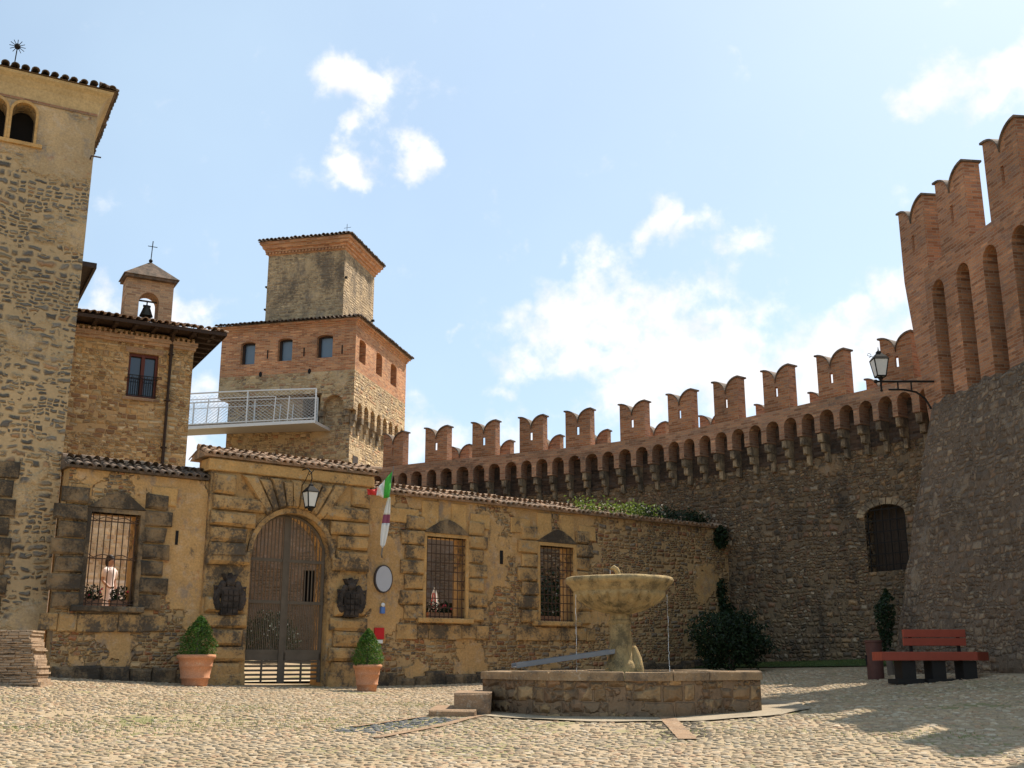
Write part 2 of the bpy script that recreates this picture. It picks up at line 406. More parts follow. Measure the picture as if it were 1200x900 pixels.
def leafmat(name, dark, light, trans=.3):
    m = M(name); at_ = m.n('Attribute', attribute_name='tint').outputs['Fac']
    col = m.mix(at_, dark, light)
    m.done(col, None, .55)
    tr = m.n('BsdfTranslucent', {'Color': m.mix(.5, col, (light[0] * 1.3, light[1] * 1.4, light[2]))})
    mx = m.n('MixShader', {'Fac': trans, 1: m.b.outputs[0], 2: tr.outputs[0]})
    m.t.links.new(mx.outputs[0], m.t.nodes['Material Output'].inputs[0])
    return m.m

OCH = (.50, .30, .125)
MAT = {}
MAT['gate_wall'] = masonry('courtyard_wall_render', [(.48, .30, .145), (.56, .37, .18), (.34, .22, .12), (.30, .23, .16), (.46, .22, .11), (.46, .34, .2)], (.50, .33, .16), 4.6, 1.9, .07, (.60, .37, .155), (.50, .522), (.10, .082, .066), (.55, .66), 1.7, .06, .45, band=[(1.9, 2.7, .05)], xband=(8.0, 11.0, .14))
MAT['gate_wall_low'] = MAT['gate_wall']
MAT['tower'] = masonry('grey_rubble', [(.20, .175, .145), (.16, .14, .12), (.34, .26, .17), (.24, .21, .17), (.42, .30, .17), (.14, .125, .105), (.27, .23, .18), (.40, .24, .13)], (.50, .36, .2), 3.5, 1.9, .17, (.54, .385, .21), (.56, .66), (.11, .095, .075), (.60, .74), 1.2, .04, .75, 1.2, band=[(11.4, 12.3, .2), (5.6, 3.8, .1)])
MAT['tower_top'] = MAT['tower']
MAT['bell'] = masonry('honey_rubble', [(.60, .41, .20), (.68, .50, .27), (.52, .33, .15), (.36, .21, .11), (.64, .47, .27), (.46, .32, .18), (.74, .57, .34)], (.56, .38, .19), 4.4, 1.7, .06, (.60, .40, .19), (.6, .7), (.24, .16, .09), (.62, .8), 1.2, .04, .5)
MAT['keep'] = masonry('keep_rubble', [(.52, .37, .20), (.60, .43, .24), (.40, .28, .16), (.46, .26, .14), (.30, .23, .16), (.64, .48, .29)], (.52, .38, .21), 3.4, 2.0, .06, (.56, .41, .23), (.52, .64), (.2, .155, .11), (.52, .70), .8, .04, .5)
MAT['keep_top'] = masonry('keep_block_rubble', [(.42, .31, .19), (.50, .37, .22), (.32, .24, .155), (.54, .40, .24)], (.46, .34, .2), 3.2, 2.4, .06, (.50, .37, .215), (.52, .62), (.15, .12, .09), (.45, .62), .7, .03, .4)
MAT['long'] = masonry('rampart_rubble', [(.25, .17, .10), (.30, .21, .12), (.18, .13, .085), (.35, .225, .12), (.27, .16, .095), (.15, .115, .08), (.40, .31, .21)], (.21, .15, .09), 4.4, 1.6, .08, (.27, .185, .105), (.60, .68), (.07, .055, .042), (.50, .66), 1.0, .07, .8, 1.6)
MAT['talus'] = masonry('talus_rubble', [(.30, .215, .14), (.36, .26, .17), (.23, .17, .12), (.34, .225, .14), (.40, .3, .2)], (.22, .16, .11), 4.6, 1.5, .10, (.36, .27, .18), (.58, .66), (.10, .08, .064), (.53, .70), 1.0, .07, .8, 1.8, speckle=(.42, .33, .23))
MAT['brick'] = bricks('merlon_brick', (.38, .165, .08), (.47, .235, .12), (.36, .26, .17), li=(.52, .68), dark=(.11, .08, .058))
MAT['brick_dirty'] = bricks('parapet_brick', (.38, .20, .12), (.46, .26, .15), (.36, .27, .18), li=(.52, .68), dark=(.12, .095, .075))
MAT['brick_keep'] = bricks('keep_brick', (.50, .21, .10), (.60, .31, .15), (.50, .35, .21), li=(.53, .7), dark=(.17, .12, .085))
MAT['brick_tower'] = bricks('tower_brick', (.40, .175, .085), (.49, .24, .12), (.38, .27, .18), li=(.54, .72), dark=(.12, .085, .06))
MAT['brick_turret'] = bricks('turret_brick', (.46, .29, .18), (.54, .37, .23), (.50, .39, .26), li=(.55, .75), dark=(.2, .16, .12))
MAT['shade_brick'] = bricks('recess_shade_brick', (.085, .055, .04), (.12, .075, .05), (.1, .075, .055), li=(.45, .6), dark=(.03, .026, .022))  # darkened brick copy: shade of the arch recesses put into the colour
MAT['ochre'] = stone('ochre_sandstone', (.60, .355, .135), dark=(.12, .09, .065), li=(.52, .63), var=.38, bd=.06, pale=(.62, .43, .23))
MAT['ochre_dark'] = stone('weathered_sandstone', (.56, .34, .14), dark=(.08, .066, .052), li=(.45, .58), var=.4, bd=.08, pale=(.36, .3, .22))
MAT['black_stone'] = stone('blackened_stone', (.32, .215, .115), dark=(.05, .042, .034), li=(.385, .56), bd=.08, sc=1.3, pale=(.2, .175, .14))
MAT['pale_stone'] = stone('corbel_limestone', (.42, .31, .19), dark=(.10, .08, .06), li=(.40, .58), sc=1.8, bd=.03)
MAT['bowl'] = stone('bowl_stone', (.46, .325, .15), dark=(.13, .10, .055), li=(.45, .6), sc=2.9, bd=.04, var=.5, pale=(.56, .44, .25))
MAT['basin'] = masonry('basin_blocks', [(.33, .215, .115), (.39, .26, .135), (.27, .18, .105), (.30, .185, .105)], (.24, .16, .095), 2.9, 1.35, .05, None, (0, 1), (.11, .08, .055), (.47, .64), 1.6, .07, .45)
MAT['capstone'] = stone('basin_capstone', (.34, .225, .125), dark=(.12, .09, .065), li=(.46, .64), sc=2.4, bd=.04, var=.4, pale=(.48, .37, .26))
MAT['step'] = stone('worn_step_stone', (.32, .205, .12), dark=(.13, .1, .075), li=(.5, .66), sc=2.4, bd=.03, var=.4, pale=(.46, .36, .26))
MAT['slab'] = stone('pale_paving_slab', (.34, .275, .19), dark=(.18, .15, .1), li=(.48, .64), sc=1.8, bd=.02, var=.35)
MAT['tile'] = stone('clay_roof_tile', (.42, .27, .17), dark=(.14, .11, .08), li=(.44, .62), sc=2.4, bd=.012, var=.5, pale=(.5, .4, .28))
MAT['tile_dark'] = stone('mossy_roof_tile', (.20, .14, .10), dark=(.06, .052, .042), li=(.42, .6), sc=2.4, bd=.012, var=.4)
MAT['eave'] = stone('eave_plaster', (.52, .38, .20), dark=(.2, .15, .09), li=(.6, .75), bd=.01)
MAT['wood_dark'] = plain('dark_wood', (.045, .028, .02), .75, var=.4, bd=.01)
MAT['gate'] = plain('aged_gate_wood', (.12, .095, .07), .85, var=.4, sc=5, bd=.01)
MAT['iron'] = plain('black_iron', (.022, .02, .018), .8, .0, spec=.15)
MAT['iron_rust'] = plain('rusty_iron', (.075, .045, .03), .8, .1, .4)
MAT['bell_metal'] = plain('bronze_bell', (.05, .05, .04), .5, .5)
MAT['relief'] = stone('dark_relief_stone', (.075, .058, .048), dark=(.02, .017, .015), li=(.42, .6), sc=3, bd=.02)
MAT['terracotta'] = stone('terracotta', (.55, .26, .14), dark=(.34, .2, .13), li=(.6, .8), sc=2, bd=.005, var=.2, pale=(.6, .38, .25))
MAT['inner'] = stone('pale_gravel', (.60, .52, .40), li=(.7, .9), sc=2)
MAT['soil'] = plain('potting_soil', (.05, .035, .025), .95, bd=.02)
MAT['white_steel'] = plain('white_painted_steel', (.72, .72, .70), .45, var=.06)
MAT['steel_under'] = plain('weathered_deck_steel', (.40, .36, .32), .6, var=.2)
MAT['grey_metal'] = plain('dull_grey_metal', (.22, .22, .23), .4, .6)
MAT['bench'] = plain('red_painted_timber', (.33, .065, .035), .6, var=.22, sc=6, bd=.004)
MAT['bench_leg'] = plain('dark_concrete', (.025, .021, .018), .85, bd=.01)
MAT['can'] = plain('rusted_steel_bin', (.11, .05, .04), .75, .2, .3)
MAT['sign_face'] = plain('pale_grey_enamel', (.45, .46, .5), .3, var=.05)
MAT['sign_rim'] = plain('dark_sign_rim', (.06, .05, .05), .5)
MAT['red'] = plain('red_enamel', (.55, .025, .03), .35, var=.08)
MAT['blue'] = plain('blue_plastic', (.10, .2, .5), .5)
MAT['white'] = plain('white_plastic', (.75, .75, .74), .5, var=.05)
MAT['lime'] = plain('white_limewash', (.80, .76, .70), .9, var=.08)
MAT['dark'] = plain('unlit_interior', (.015, .013, .012), .95)
MAT['leaf'] = leafmat('boxwood_leaf', (.018, .05, .01), (.10, .20, .03))
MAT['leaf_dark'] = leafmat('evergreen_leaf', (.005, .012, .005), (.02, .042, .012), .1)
MAT['leaf_wild'] = leafmat('wild_leaf', (.03, .06, .012), (.16, .21, .04), .35)
MAT['grass'] = leafmat('short_grass', (.10, .14, .04), (.22, .26, .09), .35)
MAT['flower'] = plain('red_petals', (.6, .06, .08), .6)
MAT['bark'] = plain('grey_bark', (.14, .11, .085), .9, bd=.02)
MAT['skin'] = plain('skin', (.42, .24, .16), .55, var=.05)
MAT['hair'] = plain('dark_hair', (.02, .014, .01), .6)
MAT['dress'] = plain('pale_pink_cotton', (.80, .66, .60), .9, var=.06)
MAT['shirt'] = plain('white_cotton', (.78, .75, .7), .9, var=.05)
MAT['green_cloth'] = plain('green_cloth', (.07, .42, .06), .8, var=.05)
MAT['white_cloth'] = plain('white_cloth', (.76, .74, .70), .8, var=.04)
MAT['red_cloth'] = plain('red_cloth', (.62, .05, .04), .8, var=.05)
MAT['purple_cloth'] = plain('purple_red_cloth', (.28, .08, .13), .8, var=.2, sc=30)
def glassmat(name, c, rough=.08, tr=0):
    m = M(name); m.b.inputs['Specular IOR Level'].default_value = .8
    return m.done(c, None, rough)
MAT['glass'] = glassmat('window_glass', (.03, .045, .07))
MAT['glass_blue'] = glassmat('sky_lit_glass', (.10, .14, .18), .25)
MAT['lamp_glass'] = plain('frosted_lamp_glass', (.72, .72, .68), .35)
mw_ = M('water'); mw_.b.inputs['Transmission Weight'].default_value = .9; mw_.b.inputs['IOR'].default_value = 1.33
MAT['water'] = mw_.done((.9, .95, .95), None, .02)
MAT['jet'] = plain('falling_water', (.8, .82, .84), .15, var=.1, spec=.6)
# mesh of the footbridge railing: real holes are drawn as thin wires in geometry

# ground material: packed earth with stones between, moss in places
m = M('cobbled_ground'); o = m.n('NewGeometry').outputs['Position']
vv = m.mapv(m.warp(o, 1.5, .15), (8.0, 10.5, 1))
vo = m.n('TexVoronoi', {'Vector': vv, 'Scale': 1.0}, voronoi_dimensions='2D'); ve = m.n('TexVoronoi', {'Vector': vv, 'Scale': 1.0}, voronoi_dimensions='2D', feature='DISTANCE_TO_EDGE')
r = m.n('SeparateColor', {0: vo.outputs['Color']}).outputs[0]
pal = m.ramp(r, [(0, (.34, .28, .2)), (.25, (.42, .33, .24)), (.5, (.28, .25, .2)), (.75, (.46, .38, .28)), (1, (.36, .25, .18))])
soil = m.mix(m.noise(o, 7, 5, .6), (.19, .15, .095), (.33, .265, .175))
soil = m.mix(m.step(m.noise(o, .55, 6, .65), .5, .62), soil, (.17, .18, .06))
GC = m.mix(m.step(ve.outputs['Distance'], .04, .12), soil, pal)
MAT['ground'] = m.done(GC, m.bump(m.math('ADD', m.step(ve.outputs['Distance'], 0, .3), m.noise(o, 30, 4)), .03, .8))
m = M('ground_soil'); o = m.n('NewGeometry').outputs['Position']
soil = m.mix(m.noise(o, 9, 6, .65), (.26, .19, .115), (.46, .35, .22))
soil = m.mix(m.math('MULTIPLY', m.step(m.noise(o, .8, 7, .7), .5, .6), .7), soil, (.17, .175, .06))
MAT['soil_ground'] = m.done(soil, m.bump(m.noise(o, 25, 5, .7), .02, .8))
m = M('cobble_stone'); o = m.n('NewGeometry').outputs['Position']
a = m.n('Attribute', attribute_name='tint').outputs['Color']
f = m.noise(o, 40, 5, .7)
col = m.mix(.8, a, m.ramp(f, [(.25, (.65, .65, .65)), (.75, (1.25, 1.25, 1.25))]), 'MULTIPLY')
col = m.mix(.75, col, m.ramp(m.noise(o, .45, 5, .6), [(.3, (.78, .8, .74)), (.7, (1.15, 1.1, 1.06))]), 'MULTIPLY')
MAT['cobble'] = m.done(col, m.bump(f, .01, .7), .8)

# ------------------------------------------------------------------ ground sheet
def ground_sheet():
    xs = [-900, -300, -100, -40] + [-24 + i * .8 for i in range(61)] + [40, 100, 300, 900]
    ys = [-900, -300, -100, -30, -10] + [-2 + i * .7 for i in range(62)] + [60, 100, 300, 1500]
    b = MB(); nx = len(xs)
    b.v = [(x, y, gz(x, y)) for y in ys for x in xs]
    b.f = [(j * nx + i, j * nx + i + 1, (j + 1) * nx + i + 1, (j + 1) * nx + i) for j in range(len(ys) - 1) for i in range(nx - 1)]
    o = b.build('ground', MAT['soil_ground'], kind='structure', smooth=True)
    return o
ground_sheet()

# ------------------------------------------------------------------ frames of the walls
GA = R(37.84); GO = Vector((-5.017, 25, 0))            # courtyard wall
GD = Vector((math.cos(GA), math.sin(GA), 0)); GN = Vector((-GD.y, GD.x, 0))
def gate_w(s, t, z=0): return GO + GD * s + GN * t + Vector((0, 0, z))
TA = R(28.82); TO = Vector((-9.05, 22.3, 0))           # left tower
BO = Vector((-8.72, 32, 0))                            # bell building, same bearing
KA = R(-13.25); KO = Vector((-6.618, 46, 0))           # keep
RA = R(97.34); RO = Vector((9.916, 27, 0))             # brick tower, right
LP = [(-6.6, 42.75), (-4.94, 41.67), (-3.21, 40.55), (-.62, 39.14), (1.12, 38.15), (2.86, 37.12), (4.73, 35.6), (6.05, 34.15), (7.5, 32.35), (8.76, 30.65), (9.9, 29.05), (10.76, 27.82), (12.3, 25.6)]
LP = [Vector((a, b, 0)) for a, b in LP]
S0 = -(LP[1] - LP[0]).length
LS = [S0]
for a, b in zip(LP, LP[1:]): LS.append(LS[-1] + (b - a).length)
def lw(s, t=0, z=0):
    i = 0
    while i < len(LS) - 2 and s > LS[i + 1]: i += 1
    # catmull-rom for a smooth curve
    p1, p2 = LP[i], LP[i + 1]; p0 = LP[i - 1] if i else p1 * 2 - p2; p3 = LP[i + 2] if i + 2 < len(LP) else p2 * 2 - p1
    u = (s - LS[i]) / (LS[i + 1] - LS[i]); u = max(-.2, min(1.2, u))
    P = .5 * ((2 * p1) + (p2 - p0) * u + (2 * p0 - 5 * p1 + 4 * p2 - p3) * u * u + (3 * p1 - p0 - 3 * p2 + p3) * u ** 3)
    T = .5 * ((p2 - p0) + 2 * (2 * p0 - 5 * p1 + 4 * p2 - p3) * u + 3 * (3 * p1 - p0 - 3 * p2 + p3) * u * u)
    T.normalize(); N = Vector((-T.y, T.x, 0))
    q = P + N * t
    return Vector((q.x, q.y, z)), math.atan2(T.y, T.x)
def lww(s, t, z): return tuple(lw(s, t, z)[0])

# ------------------------------------------------------------------ generic pieces
def arch_pts(x0, x1, zs, n=10, rise=None):
    """from right springing over to left"""
    c = (x0 + x1) / 2; r = (x1 - x0) / 2; rise = rise or r
    return [(c + r * math.cos(math.pi * i / n), zs + rise * math.sin(math.pi * i / n)) for i in range(n + 1)]
def rect(x0, x1, z0, z1): return [(x0, z0), (x1, z0), (x1, z1), (x0, z1)]
def arch_hole(x0, x1, z0, zs, n=14, rise=None): return [(x0, z0), (x1, z0)] + arch_pts(x0, x1, zs, n, rise)
def comb(x0, n, pitch, ow, ztop, zs, zb):
    """outline of an arcade band: piers hang between round arches"""
    p = (pitch - ow) / 2
    pts = [(x0 + n * pitch, zb), (x0 + n * pitch, ztop), (x0, ztop), (x0, zb)]
    for i in range(n):
        a = x0 + i * pitch + p; b = a + ow
        pts += [(a, zb)] + arch_pts(a, b, zs, 8)[::-1] + [(b, zb)]
    return pts
def split_arcade(mb, x0, n, pitch, ow, ztop, zs, zb, y0, y1):
    """arcade band built bay by bay (so that it can bend)"""
    p = (pitch - ow) / 2
    for i in range(n):
        a0 = x0 + i * pitch; a1 = a0 + pitch
        o = [(a0, zb), (a0 + p, zb)] + arch_pts(a0 + p, a1 - p, zs, 8)[::-1] + [(a1 - p, zb), (a1, zb), (a1, ztop), (a0, ztop)]
        o0 = len(mb.v); nf = len(mb.f)
        mb.plate(o, [], y0, y1)

def tile_rows(mb, x0, x1, y_of, z_of, pitch=.2, rows=2, tl=.42, r=.085, seed=1, cover=.34, trim=None, dx=None):
    """coppi: half-round tiles laid along +y (up the slope). y_of(k), z_of(k): start of row k"""
    rnd = random.Random(seed); n = int(round((x1 - x0) / pitch))
    for i in range(n):
        xc = x0 + (i + .5) * pitch + rnd.uniform(-.012, .012)
        nr = rows if trim is None else min(rows, trim(xc))
        for k in range(nr):
            ya, za = y_of(k), z_of(k); yb, zb = y_of(k) + tl * (y_of(1) - y_of(0)) / cover, z_of(k) + tl * (z_of(1) - z_of(0)) / cover - .02
            j = rnd.uniform(-.015, .015); jz = rnd.uniform(-.012, .012); sk = rnd.uniform(-.02, .02)
            ra, rb = r * rnd.uniform(.95, 1.1), r * .78
            N = 6; vs = []
            for (yy, zz, rr, xs, th) in ((ya + j, za + jz, ra, xc, 0), (yb + j, zb + jz, rb, xc + sk, 0), (ya + j, za + jz, ra - .018, xc, 0), (yb + j, zb + jz, rb - .018, xc + sk, 0)):
                for q in range(N + 1):
                    a = math.pi * q / N
                    vs.append((xs + rr * math.cos(a), yy, zz + rr * math.sin(a)))
            L = N + 1; fs = []
            for q in range(N):
                fs += [(q, q + 1, L + q + 1, L + q), (2 * L + q + 1, 2 * L + q, 3 * L + q, 3 * L + q + 1), (q + 1, q, 2 * L + q, 2 * L + q + 1)]
            fs += [(0, L, 3 * L, 2 * L), (N, 2 * L + N, 3 * L + N, L + N)]
            mb.add(vs, fs)

def leaves(mb, tints, pts, size, rnd, flat=0.0):
    for c, nrm in pts:
        s = size * rnd.uniform(.6, 1.3)
        d = Vector((rnd.gauss(0, 1), rnd.gauss(0, 1), rnd.gauss(0, 1))).normalized() * .8 + Vector(nrm) * .6
        d.normalize(); a = d.orthogonal().normalized(); a = Matrix.Rotation(rnd.uniform(0, 6.28), 3, d) @ a; b = d.cross(a)
        c = Vector(c); k = rnd.random()
        o = len(mb.v)
        mb.v += [tuple(c - a * s), tuple(c + b * s * .45 + d * s * .1), tuple(c + a * s), tuple(c - b * s * .45 + d * s * .1)]
        mb.f.append((o, o + 1, o + 2, o + 3)); tints.append(k)
def finish_leaves(mb, tints, name, mat, parent=None, kind=None, label=None):
    o = mb.build(name, mat, parent, uvs=False, kind=kind, label=label)
    at_ = o.data.attributes.new('tint', 'FLOAT', 'FACE'); at_.data.foreach_set('value', tints)
    return o
def blob_leaves(name, mat, parent, fn, n, size, seed=1, kind=None, label=None):
    """fn(rnd) returns a (point, outward normal) pair inside the crown"""
    rnd = random.Random(seed); mb = MB(); t = []
    leaves(mb, t, [fn(rnd) for _ in range(n)], size, rnd)
    return finish_leaves(mb, t, name, mat, parent, kind, label)

# ================================================================== LEFT TOWER
t = thing('stone_tower', 'tall grey rubble tower with paired arched windows at the left edge', 'tower', TO, TA)
b = MB()
wl = [arch_hole(-1.95, -1.48, 12.42, 13.1), arch_hole(-2.53, -2.06, 12.42, 13.1)]
b.plate([(-7, 0), (-.24, 0), (-.24, 13.7), (-7, 13.7)], wl, 0, .5)
b.box(-.74, -.24, .5, 7, 0, 13.7); b.box(-7, -6.5, .5, 7, 0, 13.7); b.box(-6.5, -.74, 6.5, 7, 0, 13.7)
b.build('wall', MAT['tower'], t)
b = MB(); b.box(-2.75, -1.4, .5, .52, 12.3, 13.5); b.build('window_void', MAT['dark'], t)
b = MB()
for x0, x1 in ((-1.95, -1.48), (-2.53, -2.06)):
    b.plate([(x0 - .053, 12.42), (x0, 12.42), ] + arch_pts(x0, x1, 13.1, 12)[::-1] + [(x1, 12.42), (x1 + .053, 12.42), (x1 + .053, 13.1)] + arch_pts(x0 - .053, x1 + .053, 13.1, 12, .3)[1:-1] + [(x0 - .053, 13.1)], [], -.03, .12)
b.box(-2.9, -1.3, -.07, .1, 12.34, 12.42)
b.build('window_surround', MAT['ochre'], t)
b = MB(); b.box(-7.0, -.24, -.02, 0, 13.38, 13.44); b.build('string_course', MAT['brick_dirty'], t)
# coved cornice and roof
b = MB()
pr = [(0.0, 13.45), (.03, 13.55), (.08, 13.69), (.16, 13.81), (.25, 13.88), (.27, 13.93), (0, 13.93)]
def ring_prof(b, pr, x0, x1, y0, y1):
    o = len(b.v)
    for d, z in pr: b.v += [(x0 - d, y0 - d, z), (x1 + d, y0 - d, z), (x1 + d, y1 + d, z), (x0 - d, y1 + d, z)]
    for k in range(len(pr) - 1):
        for i in range(4):
            j = (i + 1) % 4; b.f.append((o + k * 4 + i, o + k * 4 + j, o + k * 4 + 4 + j, o + k * 4 + 4 + i))
ring_prof(b, pr, -7, -.24, 0, 7); b.build('cornice', MAT['eave'], t)
def hip(name, x0, x1, y0, y1, z, over, slope, parent, mat, rows=4, sides='FR', pitch=.2):
    X0, X1, Y0, Y1 = x0 - over, x1 + over, y0 - over, y1 + over
    h = min(X1 - X0, Y1 - Y0) / 2 * slope; cx, cy = (X0 + X1) / 2, (Y0 + Y1) / 2
    b = MB(); b.add([(X0, Y0, z), (X1, Y0, z), (X1, Y1, z), (X0, Y1, z), (cx, cy, z + h)], [(0, 3, 2, 1), (0, 1, 4), (1, 2, 4), (2, 3, 4), (3, 0, 4)])
    ro = b.build(name, mat, parent)
    tb = MB()
    def add_side(w, tf):
        m_ = MB(); sl = h / (w / 2) if w < 1e9 else slope
        tile_rows(m_, -w / 2, w / 2, lambda k: -.06 + .34 * k, lambda k: .02 + .34 * k * slope, pitch, rows, .42, pitch * .43, seed=int(w * 10), trim=lambda xc: max(1, int((w / 2 - abs(xc)) / .34)))
        tb.add([tf(p) for p in m_.v], m_.f)
    if 'F' in sides: add_side(X1 - X0, lambda p: (cx + p[0], Y0 + p[1], z + p[2]))
    if 'R' in sides: add_side(Y1 - Y0, lambda p: (X1 - p[1], cy + p[0], z + p[2]))
    if 'L' in sides: add_side(Y1 - Y0, lambda p: (X0 + p[1], cy - p[0], z + p[2]))
    tb.build('roof_tiles', mat, ro, smooth=False)
    return ro, (cx, cy, z + h)
hip('roof', -7, -.24, 0, 7, 13.945, .32, .3, t, MAT['tile_dark'], 5, 'FR')
b = MB(); b.lathe([(.2, 14.25), (.24, 14.4), (.2, 14.52), (.09, 14.6), (.03, 14.64)], -2.0, .9, 12); b.build('chimney_cap', MAT['pale_stone'], t)
b = MB(); b.tube([(-2.0, .9, 14.6), (-1.98, .9, 15.1)], .012)
for k in range(12):
    a = k * math.pi / 6; b.tube([(-1.98, .9, 15.12), (-1.98 + .17 * math.cos(a), .9, 15.12 + .17 * math.sin(a))], .008, 5)
b.ball((-1.98, .9, 15.12), .07); b.build('star_finial', MAT['iron'], t)
b = MB(); b.tube([(-.3, -.01, 12.35), (-.3, -.16, 12.36), (-.1, -.17, 12.36)], .018); b.build('iron_hook', MAT['iron_rust'], t)
# dark rusticated surround at the very left
b = MB()
for k, z in enumerate([2.5 + i * .38 for i in range(8)]):
    b.block(-1.75 - .12 * (k % 2), -1.1 + .08 * (k % 2), -.07, .02, z, z + .34, .03, .01)
b.build('window_surround_blocks', MAT['black_stone'], t)

# ================================================================== COURTYARD WALL WITH GATE
cw = thing('courtyard_wall', 'long ochre rendered wall with arched gateway and barred windows facing the square', 'wall', GO, GA)
TH = .55
W1 = (-4.51, -3.5, 2.68, 4.56); W2 = (3.65, 4.85, 2.63, 4.62); W3 = (7.27, 8.47, 2.63, 4.62)
b = MB()
b.plate([(-5.02, .3), (-2.06, .3), (-2.06, 5.42), (-5.02, 5.42)], [rect(*W1)], 0, TH)
b.plate([(1.95, .3), (14.95, .3), (14.95, 5.56), (1.95, 5.56)], [rect(*W2), rect(*W3)], 0, TH)
b.build('wall', MAT['gate_wall'], cw)
b = MB()
b.plate([(-2.06, .3), (-1.02, .3), (-1.02, 3.9)] + arch_pts(-1.02, .93, 3.9, 20)[::-1] + [(.93, .3), (1.95, .3), (1.95, 5.95), (-2.06, 5.95)], [], -.1, TH + .05)
por = b.build('portal', MAT['ochre_dark'], cw)
# rustication round the arch
b = MB(); cxa = -.045; ra = .975
rnd = random.Random(3)
zz = 1.25
k = 0
while zz < 3.75:
    h = .36 if k % 2 == 0 else .32
    ex = .0 if k % 2 else .0
    if not (2.62 < zz < 3.35):
        b.block(-2.03 - .03 * (k % 2), -1.16 + .09 * (k % 2), -.24, -.09, zz, zz + h - .04, .06, .02)
        b.block(1.07 - .09 * (k % 2), 1.92 + .03 * (k % 2), -.24, -.09, zz, zz + h - .04, .06, .02)
    zz += h; k += 1
# pedestals at the foot
for x0, x1 in ((-2.1, -1.04), (.95, 1.99)): b.block(x0, x1, -.24, -.09, .3, 1.35, .03, .01)
nv = 15
for k, z in enumerate((3.78, 4.13, 4.47, 4.81)):      # courses run level beside the lower half of the arch
    zm = max(z + .05, 3.9) - 3.9
    xi = math.sqrt(max(.01, 1.13 ** 2 - zm ** 2)) + (.04 if k % 2 else .0) + (.1 if k == 3 else 0)
    b.block(-2.03 + .03 * (k % 2), cxa - xi, -.24, -.09, z, z + .31, .06, .02)
    b.block(cxa + xi, 1.92 - .03 * (k % 2), -.24, -.09, z, z + .31, .06, .02)
b.block(-2.0, -1.5, -.22, -.09, 5.16, 5.6, .05, .02); b.block(1.42, 1.9, -.22, -.09, 5.16, 5.6, .05, .02)
nv = 9
for i in range(nv):
    a0 = R(52) + R(76) * (i + .05) / nv; a1 = R(52) + R(76) * (i + .95) / nv
    long_ = i % 2 == 0
    r0 = ra + .12; 
    def lim(a):
        # stop at the portal edge
        rx = 1.93 / max(abs(math.cos(a)), 1e-3); rz = 1.72 / max(math.sin(a), 1e-3)
        return min(rx, rz) * (1.0 if long_ else .97)
    q = []
    for a, r_ in ((a0, r0), (a1, r0), (a1, lim(a1)), (a0, lim(a0))):
        q.append((cxa + r_ * math.cos(a), 3.9 + r_ * math.sin(a)))
    cx_, cz_ = sum(p[0] for p in q) / 4, sum(p[1] for p in q) / 4
    pj_ = rnd.uniform(-.02, .03); fr = [(cx_ + (p[0] - cx_) * .86, -.25 + pj_, cz_ + (p[1] - cz_) * .86) for p in q]
    ot = [(p[0], -.17, p[1]) for p in q]; bk = [(p[0], -.09, p[1]) for p in q]
    b.add(fr + ot + bk, [(3, 2, 1, 0)] + [(j, (j + 1) % 4, 4 + (j + 1) % 4, 4 + j) for j in range(4)] + [(4 + j, 4 + (j + 1) % 4, 8 + (j + 1) % 4, 8 + j) for j in range(4)])
b.build('rusticated_blocks', MAT['ochre_dark'], por, jitter=.012)
b = MB(); b.block(-2.14, 2.03, -.17, .3, 5.66, 5.92, .02); b.build('cornice', MAT['ochre'], por)
# inner archivolt
b = MB(); b.plate([(-1.02, 3.9)] + arch_pts(-1.02, .93, 3.9, 20)[::-1][1:] + [(1.04, 3.9)] + arch_pts(-1.13, 1.04, 3.9, 20)[1:], [], -.16, -.09)
b.build('archivolt', MAT['ochre_dark'], por)
# window surrounds
def surround(w, mat, n, d0, seed, hood=True):
    rnd = random.Random(seed); b = MB(); x0, x1, z0, z1 = w
    H = (z1 - z0 + .55) / n
    for k in range(n):
        z = z0 - .05 + k * H; e = .12 * (k % 2)
        b.block(x0 - .62 - e, x0 - .08, -.09, .01, z, z + H - .04, .035, .015)
        b.block(x1 + .08, x1 + .55 + e, -.09, .01, z, z + H - .04, .035, .015)
    b.build('surround_blocks', mat, cw, jitter=.02)
    b = MB(); fr = .09
    b.box(x0 - fr, x0, -.05, TH * .5, z0, z1); b.box(x1, x1 + fr, -.05, TH * .5, z0, z1); b.box(x0 - fr, x1 + fr, -.05, TH * .5, z1, z1 + fr)
    b.block(x0 - .25, x1 + .2, -.14, .2, z0 - .12, z0, .02)
    fo = b.build('window_frame', d0, cw)
    b = MB(); xc = (x0 + x1) / 2
    b.plate([(x0 - .1, z1 + .1), (x1 + .1, z1 + .1), (x1 - .12, z1 + .27), (xc + .22, z1 + .4), (xc + .02, z1 + .46), (xc - .2, z1 + .39), (x0 + .14, z1 + .25)], [], -.07, .02)
    b.build('hood_stone', MAT['black_stone'], cw, jitter=.03)
    b = MB(); xx = x0 - .8
    while xx < x1 + .7:
        ww = rnd.uniform(.3, .6); b.block(xx, min(x1 + .75, xx + ww) - .008, -.06 + rnd.uniform(-.012, .012), .01, z0 - .5 + rnd.uniform(-.02, .02), z0 - .16, .02, .01); xx += ww
    b.build('apron', MAT['ochre_dark'], cw, jitter=.015)
surround(W1, MAT['black_stone'], 7, MAT['black_stone'], 1)
surround(W2, MAT['ochre_dark'], 7, MAT['ochre'], 2)
surround(W3, MAT['ochre_dark'], 7, MAT['ochre'], 3)
b = MB()
